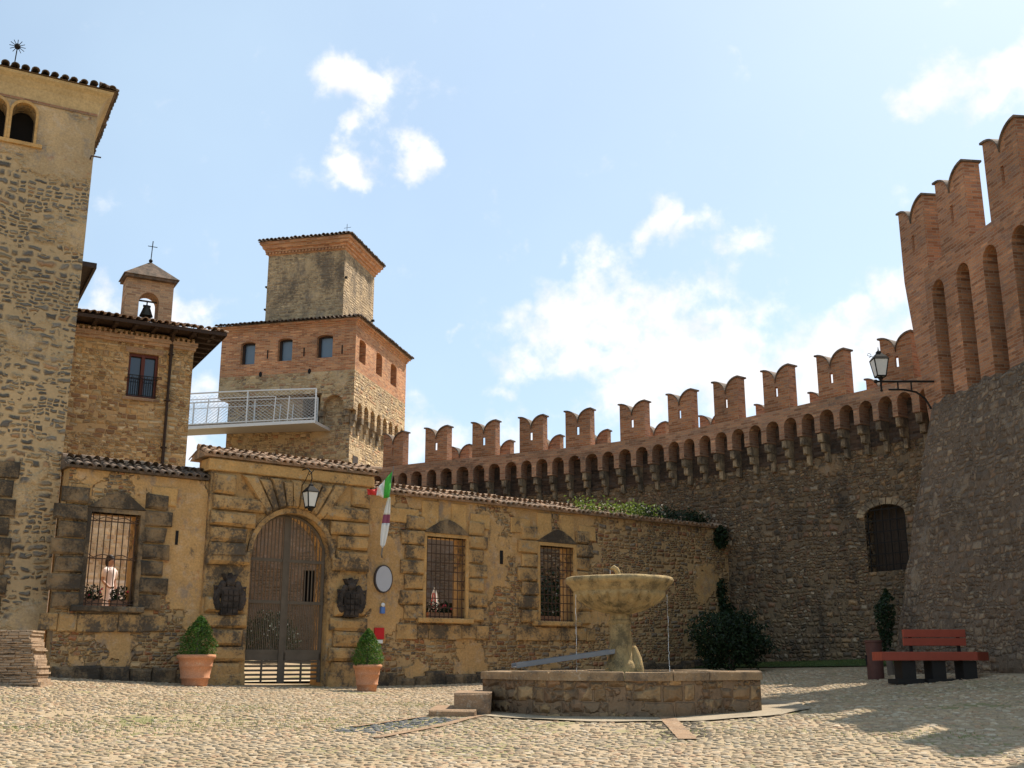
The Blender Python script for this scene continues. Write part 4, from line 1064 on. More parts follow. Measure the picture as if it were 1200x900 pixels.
# ================================================================== FOOTBRIDGE
BR = Matrix.Rotation(KA, 3, 'Z')
t = thing('footbridge', 'white steel footbridge with wire mesh railings leading to the keep', 'footbridge', KO, KA)
b = MB()
def bz(x): return 11.3 + .12 * math.sin(max(0, min(1, (x + 14) / 12.9)) * math.pi)
N = 20; xs = [-14 + 12.6 * i / N for i in range(N + 1)]
for a, c_ in zip(xs, xs[1:]):
    za, zc = bz(a), bz(c_)
    b.add([(a, -1.35, za), (c_, -1.35, zc), (c_, 0.25, zc), (a, .25, za), (a, -1.35, za + .13), (c_, -1.35, zc + .13), (c_, .25, zc + .13), (a, .25, za + .13)], [(0, 3, 2, 1), (4, 5, 6, 7), (0, 1, 5, 4), (2, 3, 7, 6), (1, 2, 6, 5), (3, 0, 4, 7)])
b.build('deck', MAT['steel_under'], t)
for y in (-1.4, .2):
    if y > 0: xs = [-14 + 12.0 * i / N for i in range(N + 1)]
    xe_ = xs[-1]
    b = MB()
    b.box(-14, xe_, y - .03, y + .03, 11.52, 11.56)
    b.tube([(x, y, bz(x) + 1.5) for x in xs], .035); b.tube([(x, y, bz(x) + 1.22) for x in xs[8:18]], .02)
    for x in xs[::5]: b.tube([(x, y, bz(x) + .1), (x, y, bz(x) + 1.5)], .035, 6)
    for x in xs[2::5] + [xs[18]]: b.tube([(x, y, bz(x) + .1), (x + .05, y, bz(x) + 1.22)], .025, 6)
    b.build('railing', MAT['white_steel'], t)
    b = MB(); n = 62
    for i in range(n):
        x = -14 + 12.6 * i / n
        for xa, za, zb in ((x, 11.5, 12.8), (x, 12.8, 11.5)):
            if xa > xe_ - .1: continue
            f = min(1, (xe_ - xa) / 1.9); b.tube([(xa, y, za), (xa + 1.9 * f, y, za + (zb - za) * f)], .006, 3)
    b.build('wire_mesh', MAT['white_steel'], t)
b = MB(); b.box(-14, -1.4, -1.43, -1.37, 11.33, 11.46); b.build('edge_beam', MAT['white_steel'], t)

# ================================================================== RAMPART (long curved wall)
t = thing('rampart_wall', 'long curved rampart with swallowtail brick merlons above arched corbels', 'wall', (0, 0, 0))
b = MB()
def slab(b, s0, s1, t0, t1, z0, z1, step=.5):
    n = max(1, int(round((s1 - s0) / step)))
    for i in range(n):
        a = s0 + (s1 - s0) * i / n; c_ = s0 + (s1 - s0) * (i + 1) / n
        o = len(b.v)
        b.v += [(a, t0, z0), (c_, t0, z0), (c_, t0, z1), (a, t0, z1), (a, t1, z0), (c_, t1, z0), (c_, t1, z1), (a, t1, z1)]
        b.f += [(o, o + 1, o + 2, o + 3), (o + 5, o + 4, o + 7, o + 6), (o + 3, o + 2, o + 6, o + 7), (o + 1, o, o + 4, o + 5)]
        if i == 0: b.f.append((o + 4, o, o + 3, o + 7))
        if i == n - 1: b.f.append((o + 1, o + 5, o + 6, o + 2))
SE = 22.9
for (s0, s1, z0, z1) in ((S0, 18.8, .5, 8.5), (20.12, SE, .5, 8.5), (18.8, 20.12, .5, 3.95)): slab(b, s0, s1, .45, 2.7, z0, z1)
# window head
o_ = [(18.8, 8.5), (18.8, 5.45)] + [(18.8 + .66 - .66 * math.cos(math.pi * i / 8), 5.45 + .28 * math.sin(math.pi * i / 8)) for i in range(1, 8)] + [(20.12, 5.45), (20.12, 8.5)]
b.plate(o_, [], .45, 2.7)
b.build('wall', MAT['long'], t, warp=lww)
b = MB()
for i in range(6): slab(b, 18.8 + .22 * i, 19.01 + .22 * i, .8, .84, 3.8, 5.9, 1.4)
b.build('window_boards', plain('old_boards', (.05, .035, .025), .9, var=.5), t, warp=lww)
b = MB()
for i in range(6): x = 18.85 + .24 * i; b.box(x, x + .025, .5, .52, 3.9, 5.75)
for i in range(6): z = 4.1 + .3 * i; b.box(18.8, 20.12, .48, .5, z, z + .025)
b.build('window_grille', MAT['iron'], t, warp=lww)
b = MB()
for i in range(11):
    a = math.pi * i / 11; a1 = math.pi * (i + .85) / 11
    q = [(19.46 - r_ * k_ * math.cos(x), 5.45 + r_ * kk * math.sin(x)) for x, r_, k_, kk in ((a, .68, 1, .43), (a1, .68, 1, .43), (a1, .9, 1, .52), (a, .9, 1, .52))]
    b.plate(q, [], .435, .5)
b.build('window_arch_stones', MAT['pale_stone'], t, warp=lww)
pitch = .66; NA = int((SE - S0) / pitch)
b = MB(); split_arcade(b, S0, NA, pitch, .47, 8.62, 8.33, 7.95, 0, .45); b.build('corbel_arches', MAT['brick_dirty'], t, warp=lww)
b = MB(); slab(b, S0, SE, 0, .5, 8.62, 8.86, .4); slab(b, S0, SE, .5, 2.7, 8.5, 8.56, .5); b.build('parapet', MAT['brick_dirty'], t, warp=lww)
rng = random.Random(4); b = MB()
for i in range(NA + 1):
    s = S0 + i * pitch
    for k, (d0, z0, z1) in enumerate(((.03, 7.68, 7.95), (.14, 7.42, 7.68), (.27, 7.12, 7.42))):
        b.block(s - .078 + .006 * k, s + .078 - .006 * k, d0, .43, z0, z1 - .004, .05, .014)
    b.build('corbel', MAT['pale_stone'], t, warp=lww, jitter=.012); b = MB()
b = MB(); slab(b, S0, SE, .43, .449, 7.35, 8.5, .5); b.build('recess_shade_sheet', MAT['shade_brick'], t, warp=lww)  # thin dark sheet painting the shade behind the corbel arches

def merlon_mesh(wd, h, th, notch=.42, mat=MAT['brick'], slit=True, seed=0):
    c_ = wd / 2; n = 8
    def horn(sgn):   # quarter-round from outer tip down to the notch
        return [(c_ + sgn * (c_ - (c_) * (1 - math.cos(math.pi / 2 * i / n)) * 0 - c_ * math.sin(math.pi / 2 * i / n)), h - notch * (1 - math.cos(math.pi / 2 * i / n))) for i in range(n + 1)]
    L = horn(-1); Rr = horn(1)      # L: from x=0 to centre, Rr: from x=wd to centre
    top = Rr[:-1] + L[::-1]
    b = MB(); b.plate([(0, 0), (wd, 0)] + top, [rect(c_ - .055, c_ + .055, h * .33, h * .56)], 0, .07)
    b.plate([(0, 0), (wd, 0)] + top, [rect(c_ - .27, c_ + .27, h * .3, h * .60)], .0702, th)
    body = b.build('merlon', mat, None)
    b = MB()
    for A, sg in ((L, -1), (Rr, 1)):
        o0 = len(b.v); m_ = len(A)
        E = [(A[0][0] + sg * .05, A[0][1] + .0)] + A
        k = len(E)
        for y in (-.045, th + .045):
            for (x, z) in E: b.v.append((x, y, z + .002))
            for (x, z) in E: b.v.append((x, y, z + .05))
        def idx(y, l, i): return o0 + y * 2 * k + l * k + i
        for i in range(k - 1):
            b.f += [(idx(0, 0, i), idx(0, 0, i + 1), idx(0, 1, i + 1), idx(0, 1, i)), (idx(1, 0, i + 1), idx(1, 0, i), idx(1, 1, i), idx(1, 1, i + 1)),
                    (idx(0, 1, i), idx(0, 1, i + 1), idx(1, 1, i + 1), idx(1, 1, i)), (idx(0, 0, i + 1), idx(0, 0, i), idx(1, 0, i), idx(1, 0, i + 1))]
        b.f += [(idx(0, 0, 0), idx(0, 1, 0), idx(1, 1, 0), idx(1, 0, 0)), (idx(0, 0, k - 1), idx(1, 0, k - 1), idx(1, 1, k - 1), idx(0, 1, k - 1))]
    cap = b.build('merlon_cap', MAT['tile_dark'], body)
    return body
first = None
MC = [.42, 2.48, 4.5, 6.46, 8.4, 10.56, 12.5, 14.46, 16.4, 18.43, 20.6]
for i, s in enumerate(MC):
    p, a = lw(s - .5, .02, 8.862)
    p2, a2 = lw(s + .5, .02, 8.862); a = math.atan2(p2.y - p.y, p2.x - p.x)
    if first is None: first = merlon_mesh(.98, 1.29, .34, .45); first.parent = t; m_o = first
    else: m_o = dup(first, p, a, None, t)
    m_o.location = p; m_o.rotation_euler = (0, 0, a)
    if i % 2: m_o.scale = (1.0 + .02 * (i % 3 - 1), 1, 1 + .015 * ((i * 7) % 5 - 2))
for i in range(10):      # merlons of the outer parapet, seen between the nearer ones
    s = 1.7 + i * 2.05
    p, a = lw(s - .5, 2.75, 8.6)
    m_o = dup(first, p, a, None, t); m_o.scale = (.95, .9, 1.05)
b = MB(); slab(b, S0, SE, 2.7, 3.1, .5, 8.6, .5); b.build('outer_parapet', MAT['brick_dirty'], t, warp=lww)

# ================================================================== BRICK TOWER, RIGHT
t = thing('brick_tower', 'tall brick tower with blind arcade and rough battered stone base at the right', 'tower', RO, RA)
# local x runs away from the camera, local y to the left is negative-front? front face looks along +y
# (rotation 97 deg: +x local = away, +y local = towards image left), so the outer face is at y=0 and the body at y<0
b = MB()
band = comb(-11.76 - .06, 9, 1.13, .56, 10.95, 10.2, 7.45)
b.plate(band, [], -.38, 0)
o_ = b.build('arcade', MAT['brick_tower'], t, warp=lambda x, y, z: (x - (.35 * (10.95 - z) / 3.5 if x > -1.75 else 0) * 0, y, z))
b = MB(); b.box(-12, -1.5, -3.0, -.38, 6.5, 10.95); b.build('recessed_wall', MAT['shade_brick'], t)  # back of the arcade, recess shade painted into its brick colour
b = MB(); 
b.add([(-1.65, -3.0, 7.2), (-1.25, -3.0, 7.2), (-.66, -3.0, 10.95), (-1.65, -3.0, 10.95), (-1.65, 0, 7.2), (-1.25, 0, 7.2), (-.66, 0, 10.95), (-1.65, 0, 10.95)],
      [(0, 1, 2, 3), (5, 4, 7, 6), (1, 5, 6, 2), (3, 2, 6, 7), (0, 4, 5, 1), (4, 0, 3, 7)])
b.build('corner_pier', MAT['brick_tower'], t)
# merlons: face seen is the +y side
def tm(s, parent):
    m_o = merlon_mesh(1.25, 1.85, .42, .5, MAT['brick_tower']); m_o.parent = parent
    m_o.location = (s, 0, 10.952); m_o.rotation_euler = (0, 0, math.pi); return m_o
f0 = tm(-.66, t)
for s in (-2.55, -4.68, -6.8, -8.9):
    m_o = dup(f0, (s, 0, 10.952), math.pi, None, t)
b = MB(); b.box(-12, -.75, -3.4, -3.0, 6, 10.9); b.build('rear_wall', MAT['brick_tower'], t)
# battered stone base: rounded, flaring out
b = MB(); rng = random.Random(12)
key_ = [(.3, 1.05), (2.0, .82), (3.0, .68), (4.0, .55), (5.0, .42), (6.0, .28), (7.0, .12), (7.6, .02)]
prof = [(7.6 - 7.3 * i / 56, lerp_tab(key_, 7.6 - 7.3 * i / 56)) for i in range(57)]
nx = 90
path = []
for i in range(nx + 1):
    path.append(((-12 + i * (12 - 1.7) / nx), 0, 0))
CR = .5
for k in range(1, 9):
    a = math.pi / 2 * k / 8
    path.append((-1.7 + CR * math.sin(a), -CR * (1 - math.cos(a)), a))
for k in range(1, 8): path.append((-1.2, -CR - k * .4, math.pi / 2))
vs = []
for z, d in prof:
    for (x, y, a) in path:
        top_drop = 0.0
        fl_ = min(1, max(0, (x + 5.2) / 3.4)); fl_ = fl_ * fl_ * (3 - 2 * fl_)
        d_ = d * (1 + .62 * fl_)
        q = mnoise.noise(Vector((x * 5, z * 5, y * 5))) * .035 + mnoise.noise(Vector((x * 1.3, z * 1.3, y))) * .06 + mnoise.noise(Vector((x * 12, z * 9, y * 9))) * .018
        zz = z + (mnoise.noise(Vector((x * 2.5, 3, y))) * .16 if z > 7.5 else 0)
        vs.append((x + (d_ + q) * math.sin(a), y + (d_ + q) * math.cos(a), zz))
np_ = len(path)
# refine vertically so that jitter gives a rough face
b.add(vs, [(k * np_ + i, k * np_ + i + 1, (k + 1) * np_ + i + 1, (k + 1) * np_ + i) for k in range(len(prof) - 1) for i in range(np_ - 1)])
b.add([(-12, -3.0, 7.6), (-1.2, -3.0, 7.6), (-1.2, 0.0, 7.5), (-12, 0.03, 7.55)], [(0, 1, 2, 3)])
b.build('battered_base', MAT['talus'], t)

# bracket lantern at the corner of the brick tower
q1 = at(1087, 447, 25.35)
t = thing('bracket_lantern', 'black street lantern on a long iron bracket by the brick tower corner', 'lantern', (q1.x, q1.y, q1.z), 0)
lantern_parts(t, .12, .72, .34, -1.12, 0)
b = MB(); b.tube([(.15, 0, 0), (-1.2, 0, 0)], .028); b.tube([(-1.12, 0, -.2), (-1.12, 0, .12)], .025)
b.tube([(-.95, 0, -.2), (-.6, 0, -.2), (-.3, 0, -.26), (-.1, 0, -.42), (-.0, 0, -.62), (0.02, 0, -.68)], .026)
b.tube([(-.72, 0, -.2), (-.72, 0, 0)], .02); b.tube([(-.4, 0, -.22), (-.4, 0, 0)], .02); b.ball((-1.24, 0, 0), .05); b.ball((-1.12, 0, -.22), .035)
b.build('bracket', MAT['iron'], t)

# ================================================================== FOUNTAIN
FX, FY = 1.79, 18.2; FB = .8
t = thing('fountain', 'stone fountain with raised scalloped bowl on a pillar and low octagonal basin', 'fountain', (FX, FY, 0))
RB = 2.3
def octa(r, k): a = R(12 - 45 * k); return (r * math.cos(a), r * math.sin(a))
b = MB()
for k in range(8):
    o0, o1 = octa(RB, k), octa(RB, k + 1); i0, i1 = octa(RB - .36, k), octa(RB - .36, k + 1)
    b.add([(*o0, .6), (*o1, .6), (*o1, 1.33), (*o0, 1.33), (*i0, .6), (*i1, .6), (*i1, 1.33), (*i0, 1.33)], [(1, 0, 3, 2), (4, 5, 6, 7), (3, 7, 6, 2)])
bo = b
me_o = b.build('basin_wall', MAT['basin'], t, uvs=True)
# facet-length uv so that the blocks keep their width
uvl = me_o.data.uv_layers[0]; Ls = 2 * RB * math.sin(math.pi / 8)
for pi_, pl_ in enumerate(me_o.data.polygons):
    k = pi_ // 3
    for li_ in pl_.loop_indices:
        vi = me_o.data.loops[li_].vertex_index % 8; co_v = me_o.data.vertices[me_o.data.loops[li_].vertex_index].co
        u = (0 if vi in (0, 3, 4, 7) else Ls) + k * Ls
        uvl.data[li_].uv = (u, co_v.z + (.4 if vi >= 4 and pi_ % 3 == 2 else 0))
b = MB(); rng = random.Random(5)
for k in range(8):
    o0, o1 = Vector(octa(RB + .035, k)), Vector(octa(RB + .035, k + 1)); i0, i1 = Vector(octa(RB - .38, k)), Vector(octa(RB - .38, k + 1))
    cuts = [0, .5 + rng.uniform(-.12, .12), 1]
    for a, c_ in zip(cuts, cuts[1:]):
        q = [o0.lerp(o1, a + .004), o0.lerp(o1, c_ - .004), i0.lerp(i1, c_ - .004), i0.lerp(i1, a + .004)]; zt = 1.45 + rng.uniform(-.008, .006)
        cq = sum(q, Vector((0, 0))) / 4
        vs = [(*p, 1.332) for p in q] + [(*p, zt - .02) for p in q] + [(*(cq + (p - cq) * .97), zt) for p in q]
        b.add(vs, [(3, 2, 1, 0)][:0] + [(0, 1, 2, 3)] + [(4 + j, 4 + (j + 1) % 4, (j + 1) % 4, j) for j in range(4)] + [(8 + j, 8 + (j + 1) % 4, 4 + (j + 1) % 4, 4 + j) for j in range(4)] + [(11, 10, 9, 8)])
b.build('capstones', MAT['capstone'], t, jitter=.008)
b = MB(); b.add([(*octa(RB - .3, k), 1.2) for k in range(8)][::-1], [tuple(range(8))]); b.build('water', MAT['water'], t)
b = MB(); b.add([(*octa(RB - .3, k), .84) for k in range(8)][::-1], [tuple(range(8))]); b.build('basin_floor', MAT['capstone'], t)
px_ = -.03
b = MB(); b.lathe([(.27, .84), (.265, 1.5), (.25, 1.56), (.215, 1.62), (.19, 1.74), (.172, 2.18), (.185, 2.2), (.19, 2.235), (.165, 2.255), (.16, 2.36)], px_, 0, 28)
b.build('pillar', MAT['bowl'], t, smooth=False, jitter=.008)
b = MB(); b.lathe([(.13, .84), (.14, 1.5), (.11, 1.66), (.05, 1.8), (.02, 1.84)], .2, .02, 14); b.build('pillar_scroll', MAT['bowl'], t, smooth=True, jitter=.01)
def flute(r, z, a):
    k = 1.0
    if 2.36 < z < 2.66:
        q = abs(math.sin(a * 13)); k = 1 + .12 * (q ** .6 - .6) * min(1, max(0, (2.69 - z) / .05))
    return r * k, z
b = MB(); b.lathe([(.16, 2.34), (.28, 2.37), (.42, 2.42), (.55, 2.49), (.65, 2.56), (.72, 2.63), (.755, 2.68), (.74, 2.70), (.765, 2.72), (.81, 2.78), (.825, 2.81), (.865, 2.83), (.885, 2.88), (.87, 2.92), (.82, 2.935), (.74, 2.85), (.5, 2.7), (.1, 2.62)], px_, 0, 224, 0, flute)
b.build('bowl', MAT['bowl'], t, smooth=True, jitter=.01)
b = MB(); b.lathe([(.12, 2.6), (.12, 2.86), (.1, 2.93), (.05, 2.97)], px_, 0, 12)
b.tube([(px_, 0, 2.9), (px_ - .01, 0, 3.0), (px_ - .04, 0, 3.07), (px_ - .08, 0, 3.1), (px_ - .14, 0, 3.08)], [.07, .05, .045, .04, .015], 8)
b.tube([(px_ + .02, 0, 2.95), (px_ + .06, 0, 3.0), (px_ + .03, 0, 3.05)], [.03, .025, .01], 6)
b.build('spout', MAT['bowl'], t, smooth=True, jitter=.01)
b = MB(); rng = random.Random(8)
for (x, y, zt) in ((-.77, -.4, 2.64), (.70, -.35, 2.64), (px_ - .14, 0, 3.06)):
    z = zt; zend = 1.22 if zt < 3 else 2.85
    while z > zend:
        l = rng.uniform(.03, .12); xx = x + rng.uniform(-.006, .006); b.tube([(xx, y, z), (xx + rng.uniform(-.004, .004), y, max(zend, z - l))], rng.uniform(.0012, .0042), 5); z -= l * .96
    b.build('water_jet', MAT['jet'], t); b = MB()
# leaning metal channel from the pillar to the left rim
pa = Vector((px_ - .15, -.12, 1.72)); pb = Vector((-2.08 + .32, -.95, 1.5))
b = MB(); d = (pb - pa); d2 = Vector((d.y, -d.x, 0)).normalized() * .09
vs = []
for p in (pa, pb):
    for o2, zz in ((-1, 0), (1, 0), (1, .07), (.8, .07), (.8, .02), (-.8, .02), (-.8, .07), (-1, .07)): vs.append(p + d2 * o2 + Vector((0, 0, zz)))
b.add(vs, [(i, (i + 1) % 8, 8 + (i + 1) % 8, 8 + i) for i in range(8)] + [tuple(range(7, -1, -1)), tuple(range(8, 16))]); b.build('water_channel', MAT['grey_metal'], t)
# steps on the left
b = MB(); b.block(-2.64, -2.1, -1.55, -.2, .8, 1.15, .03, .01); b.build('step', MAT['step'], t, jitter=.02)
b = MB(); b.block(-2.98, -2.3, -1.95, -.3, .6, .93, .03, .01); b.build('step', MAT['step'], t, jitter=.02)

# paving ring and strips
b = MB(); n = 48
for i in range(n):
    a0, a1 = 2 * math.pi * i / n, 2 * math.pi * (i + 1) / n
    w1 = 2.85 + .06 * math.sin(i * 1.7)
    q = [(FX + r_ * math.cos(a), FY + r_ * math.sin(a)) for a, r_ in ((a0, 2.0), (a0, w1), (a1, 2.85 + .06 * math.sin((i + 1) * 1.7)), (a1, 2.0))]
    b.add([(x, y, gz(x, y) + .022) for x, y in q], [(0, 1, 2, 3)])
b.build('paved_ring', MAT['slab'], kind='structure')
def strip(name, pts, wd, mat, dz, n=24, z_extra=None):
    b = MB(); P = [onground(*p) for p in pts]
    L = [0]
    for a, c_ in zip(P, P[1:]): L.append(L[-1] + (c_ - a).length)
    prev = None; rng = random.Random(3)
    for i in range(n + 1):
        u = L[-1] * i / n; k = 0
        while k < len(L) - 2 and u > L[k + 1]: k += 1
        f = (u - L[k]) / (L[k + 1] - L[k]); p = P[k].lerp(P[k + 1], f); d = (P[k + 1] - P[k]).normalized(); nn = Vector((-d.y, d.x, 0)) * wd / 2 * (1 + rng.uniform(-.06, .06))
        a_, b_ = p - nn, p + nn
        cur = [(a_.x, a_.y, gz(a_.x, a_.y) + dz), (b_.x, b_.y, gz(b_.x, b_.y) + dz)]
        if prev: b.add([prev[0], cur[0], cur[1], prev[1]], [(0, 1, 2, 3)])
        prev = cur
    return b.build(name, mat, kind='structure')
strip('stone_kerb_strip', [(776, 838), (806, 868)], .22, MAT['step'], .022)
strip('stone_drain_strip', [(440, 866), (520, 851), (575, 838)], .13, MAT['step'], .02)
strip('stone_edge_strip', [(415, 853), (470, 845), (530, 838)], .08, MAT['step'], .02)

# ------------------------------------------------------------------ cobblestones
def cobbles():
    rng = np.random.default_rng(5)
    P = []
    px, py = .104, .076
    y = 10.2; row = 0
    while y < 29.5:
        X0, X1 = -(y * .50 + 1.0), y * .50 + 1.0
        n = int((X1 - X0) / px); x = X0 + (np.arange(n) + .5 * (row % 2)) * px
        yy = y + .10 * np.sin(x * .9 + row * .05) + rng.uniform(-.026, .026, n)
        x = x + rng.uniform(-.034, .034, n)
        P.append(np.stack([x, yy], 1)); y += py; row += 1
    P = np.concatenate(P)
    keep = np.ones(len(P), bool)
    # in front of the courtyard wall, tower, rampart only
    rel = P - np.array([GO.x, GO.y]); tt = rel @ np.array([GN.x, GN.y]); keep &= tt < -.12
    rel = P - np.array([TO.x, TO.y]); tn = rel @ np.array([-math.sin(TA), math.cos(TA)]); keep &= ~((tn > -.1) & (P[:, 0] < -9.0))
    keep &= np.hypot(P[:, 0] - FX, P[:, 1] - FY) > 2.86
    # rampart and brick tower
    for s in np.arange(8, 22, .5):
        q = lw(s)[0]; keep &= ~(((P[:, 0] - q.x) * .75 + (P[:, 1] - q.y) * .66 > -1.9 + .0) & (np.hypot(P[:, 0] - q.x, P[:, 1] - q.y) < 3.2) & (P[:, 1] > 24))
    keep &= ~((P[:, 0] > 9.35) & (P[:, 1] > 14))
    ln = rng.random(len(P)); keep &= ln > .05
    nzv = np.array([mnoise.noise(Vector((a * .55, c * .8, 0))) + .5 * mnoise.noise(Vector((a * 2.3, c * 3.1, 5))) for a, c in P]); keep &= ~((nzv > .38) & (rng.random(len(P)) > .35))
    P = P[keep]; N = len(P)
    ang = rng.normal(.0, .55, N); L = rng.uniform(.034, .060, N); Wd = rng.uniform(.022, .036, N); H = rng.uniform(.005, .020, N)
    big_ = rng.random(N) < .07; L[big_] *= 1.45; Wd[big_] *= 1.4
    K = 6; th = np.arange(K) * 2 * np.pi / K + .3
    rad = 1 + rng.uniform(-.2, .2, (N, K))
    cx = np.cos(th)[None] * rad; sy = np.sin(th)[None] * rad
    cx = np.sign(cx) * np.abs(cx) ** .8; sy = np.sign(sy) * np.abs(sy) ** .8
    gzv = np.array([gz(float(a), float(c)) for a, c in P])
    tilt = rng.uniform(-.06, .06, (N, 2))
    def ring(k, h):
        lx, ly = cx * L[:, None] * k, sy * Wd[:, None] * k
        X = lx * np.cos(ang)[:, None] - ly * np.sin(ang)[:, None]; Y = lx * np.sin(ang)[:, None] + ly * np.cos(ang)[:, None]
        Z = gzv[:, None] + h[:, None] + X * tilt[:, :1] + Y * tilt[:, 1:]
        return np.stack([P[:, :1] + X, P[:, 1:] + Y, Z], 2)
    r0 = ring(1.0, -.012 + 0 * H); r1 = ring(.93, H * .55); r2 = ring(.62, H * .93)
    c = np.stack([P[:, 0], P[:, 1], gzv + H], 1)[:, None]
    V = np.concatenate([r0, r1, r2, c], 1).reshape(-1, 3); per = 3 * K + 1
    F4 = []
    for l in (0, 1):
        for i in range(K): F4.append((l * K + i, l * K + (i + 1) % K, (l + 1) * K + (i + 1) % K, (l + 1) * K + i))
    F3 = [(2 * K + i, 2 * K + (i + 1) % K, 3 * K) for i in range(K)]
    base = np.arange(N) * per
    f4 = (base[:, None, None] + np.array(F4)[None]).reshape(N, -1); f3 = (base[:, None, None] + np.array(F3)[None]).reshape(N, -1)
    loops = np.concatenate([f4, f3], 1).ravel()
    tot = np.tile(np.array([4] * len(F4) + [3] * len(F3)), N); start = np.concatenate([[0], np.cumsum(tot)[:-1]])
    me = bpy.data.meshes.new('cobblestones'); me.vertices.add(len(V)); me.vertices.foreach_set('co', V.astype(np.float32).ravel())
    me.loops.add(len(loops)); me.loops.foreach_set('vertex_index', loops.astype(np.int32))
    me.polygons.add(len(tot)); me.polygons.foreach_set('loop_start', start.astype(np.int32)); me.polygons.foreach_set('loop_total', tot.astype(np.int32))
    me.polygons.foreach_set('use_smooth', np.ones(len(tot), bool))
    me.update(calc_edges=True); me.validate()
    pal = np.array([(.34, .25, .165), (.39, .29, .19), (.28, .215, .15), (.44, .35, .245), (.36, .225, .145), (.24, .195, .15), (.37, .265, .16), (.50, .42, .32), (.31, .24, .16)])
    col = pal[rng.integers(0, len(pal), N)] * rng.uniform(.92, 1.2, (N, 1)); col = col * .72 + np.array([.42, .315, .185]) * .28
    A_, B_ = onground(425, 860), onground(535, 843); dv = np.array([B_.x - A_.x, B_.y - A_.y]); Ln = np.hypot(*dv); dv /= Ln
    rl = P - np.array([A_.x, A_.y]); al = rl @ dv; pr_ = rl @ np.array([-dv[1], dv[0]])
    dk = (al > 0) & (al < Ln) & (pr_ > -.1) & (pr_ < .6); col[dk] = col[dk].mean(1, keepdims=True) * .42
    for pa_, pb_ in (((758, 840), (790, 868)), ((797, 838), (832, 868))):
        A_, B_ = onground(*pa_), onground(*pb_); dv = np.array([B_.x - A_.x, B_.y - A_.y]); Ln = np.hypot(*dv); dv /= Ln
        rl = P - np.array([A_.x, A_.y]); al = rl @ dv; pr_ = np.abs(rl @ np.array([-dv[1], dv[0]])); dk = (al > 0) & (al < Ln) & (pr_ < .12); col[dk] *= .4
    # worn, flatter lane across the square
    lane = np.abs(P[:, 1] - (13.1 + .25 * np.sin(P[:, 0] * .35))) < .28; col[lane] = col[lane] * .5 + np.array([.36, .29, .2]) * .5
    cc = np.repeat(np.concatenate([col, np.ones((N, 1))], 1), per, 0)
    at_ = me.attributes.new('tint', 'FLOAT_COLOR', 'POINT'); at_.data.foreach_set('color', cc.astype(np.float32).ravel())
    me.materials.append(MAT['cobble'])
    o = bpy.data.objects.new('cobblestones', me); C.objects.link(o); o['kind'] = 'stuff'
    print('cobbles', N)
cobbles()

# grass between the stones and along the rampart foot
def grass_patch(name, spots, n, h, seed):
    rnd = random.Random(seed); mb = MB(); t_ = []
    for _ in range(n):
        x0, y0, rx, ry = rnd.choices(spots, [s[2] * s[3] for s in spots])[0]
        x = x0 + rnd.gauss(0, .5) * rx; y = y0 + rnd.gauss(0, .5) * ry; z = gz(x, y)
        a = rnd.uniform(0, 6.28); hh = h * rnd.uniform(.4, 1.2); wd = .006
        dx, dy = math.cos(a) * wd, math.sin(a) * wd; lx, ly = rnd.gauss(0, .3) * hh, rnd.gauss(0, .3) * hh
        o = len(mb.v); mb.v += [(x - dx, y - dy, z), (x + dx, y + dy, z), (x + lx, y + ly, z + hh)]; mb.f.append((o, o + 1, o + 2)); t_.append(rnd.random())
    finish_leaves(mb, t_, name, MAT['grass'], kind='stuff')
sp = []
for px, py, rx, ry in ((880, 829, 1.0, .15), (830, 838, 1.2, .15), (130, 880, .3, .3), (620, 868, .35, .12), (60, 855, 1.6, 1.0), (480, 826, 2.0, 1.0), (250, 830, 2.2, 1.2), (160, 850, 2.0, 1.2), (860, 858, 1.5, .4), (1080, 862, 1.2, .5), (400, 850, 2.5, 1.5)):
    q = onground(px, py); sp.append((q.x, q.y, rx, ry))
grass_patch('grass_tufts', sp, 6500, .032, 4)
b = MB()
for i in range(30):
    s0 = 12.5 + i * .33; s1 = s0 + .33
    vs = []
    for s, tt in ((s0, -1.5), (s1, -1.5), (s1, .5), (s0, .5)):
        q = lw(s, tt)[0]; vs.append((q.x, q.y, gz(q.x, q.y) + .03))
    b.add(vs, [(0, 1, 2, 3)])
m = M('turf'); o = m.n('NewGeometry').outputs['Position']; MAT['turf'] = m.done(m.mix(m.noise(o, 8, 6, .7), (.035, .06, .015), (.08, .12, .03)), m.bump(m.noise(o, 40, 4), .05))
b.build('lawn_strip', MAT['turf'], kind='structure')
sp = []
for i in range(24):
    q = lw(12.6 + i * .38, -.6)[0]; sp.append((q.x, q.y, .5, .9))
grass_patch('verge_grass', sp, 9000, .09, 7)

# ================================================================== RUBBLE WALL at the left
wx = onground(47, 806)
t = thing('rubble_parapet', 'low sloping stub wall of thin stacked stones at the left edge', 'wall', (wx.x, wx.y, 0), R(4))
b = MB(); rng = random.Random(21); g0 = gz(wx.x, wx.y) - .1; z = g0; top = at(22, 740, wx.y).z
while z < top:
    h = rng.uniform(.022, .055); f = (z - g0) / (top - g0); xe = .0 - .26 * f
    x = -2.6
    while x < xe:
        wd = rng.uniform(.06, .24); e = min(xe + rng.uniform(-.03, .05), x + wd); d = rng.uniform(0, .06)
        b.block(x, e, -d, .55 + rng.uniform(0, .05), z, z + h - .003, .01, .006); x += wd
    # right end returning
    z += h
b.build('stonework', stone('thin_stacked_stone', (.40, .28, .18), dark=(.16, .11, .08), li=(.52, .66), sc=3, bd=.02, pale=(.5, .4, .3)), t)

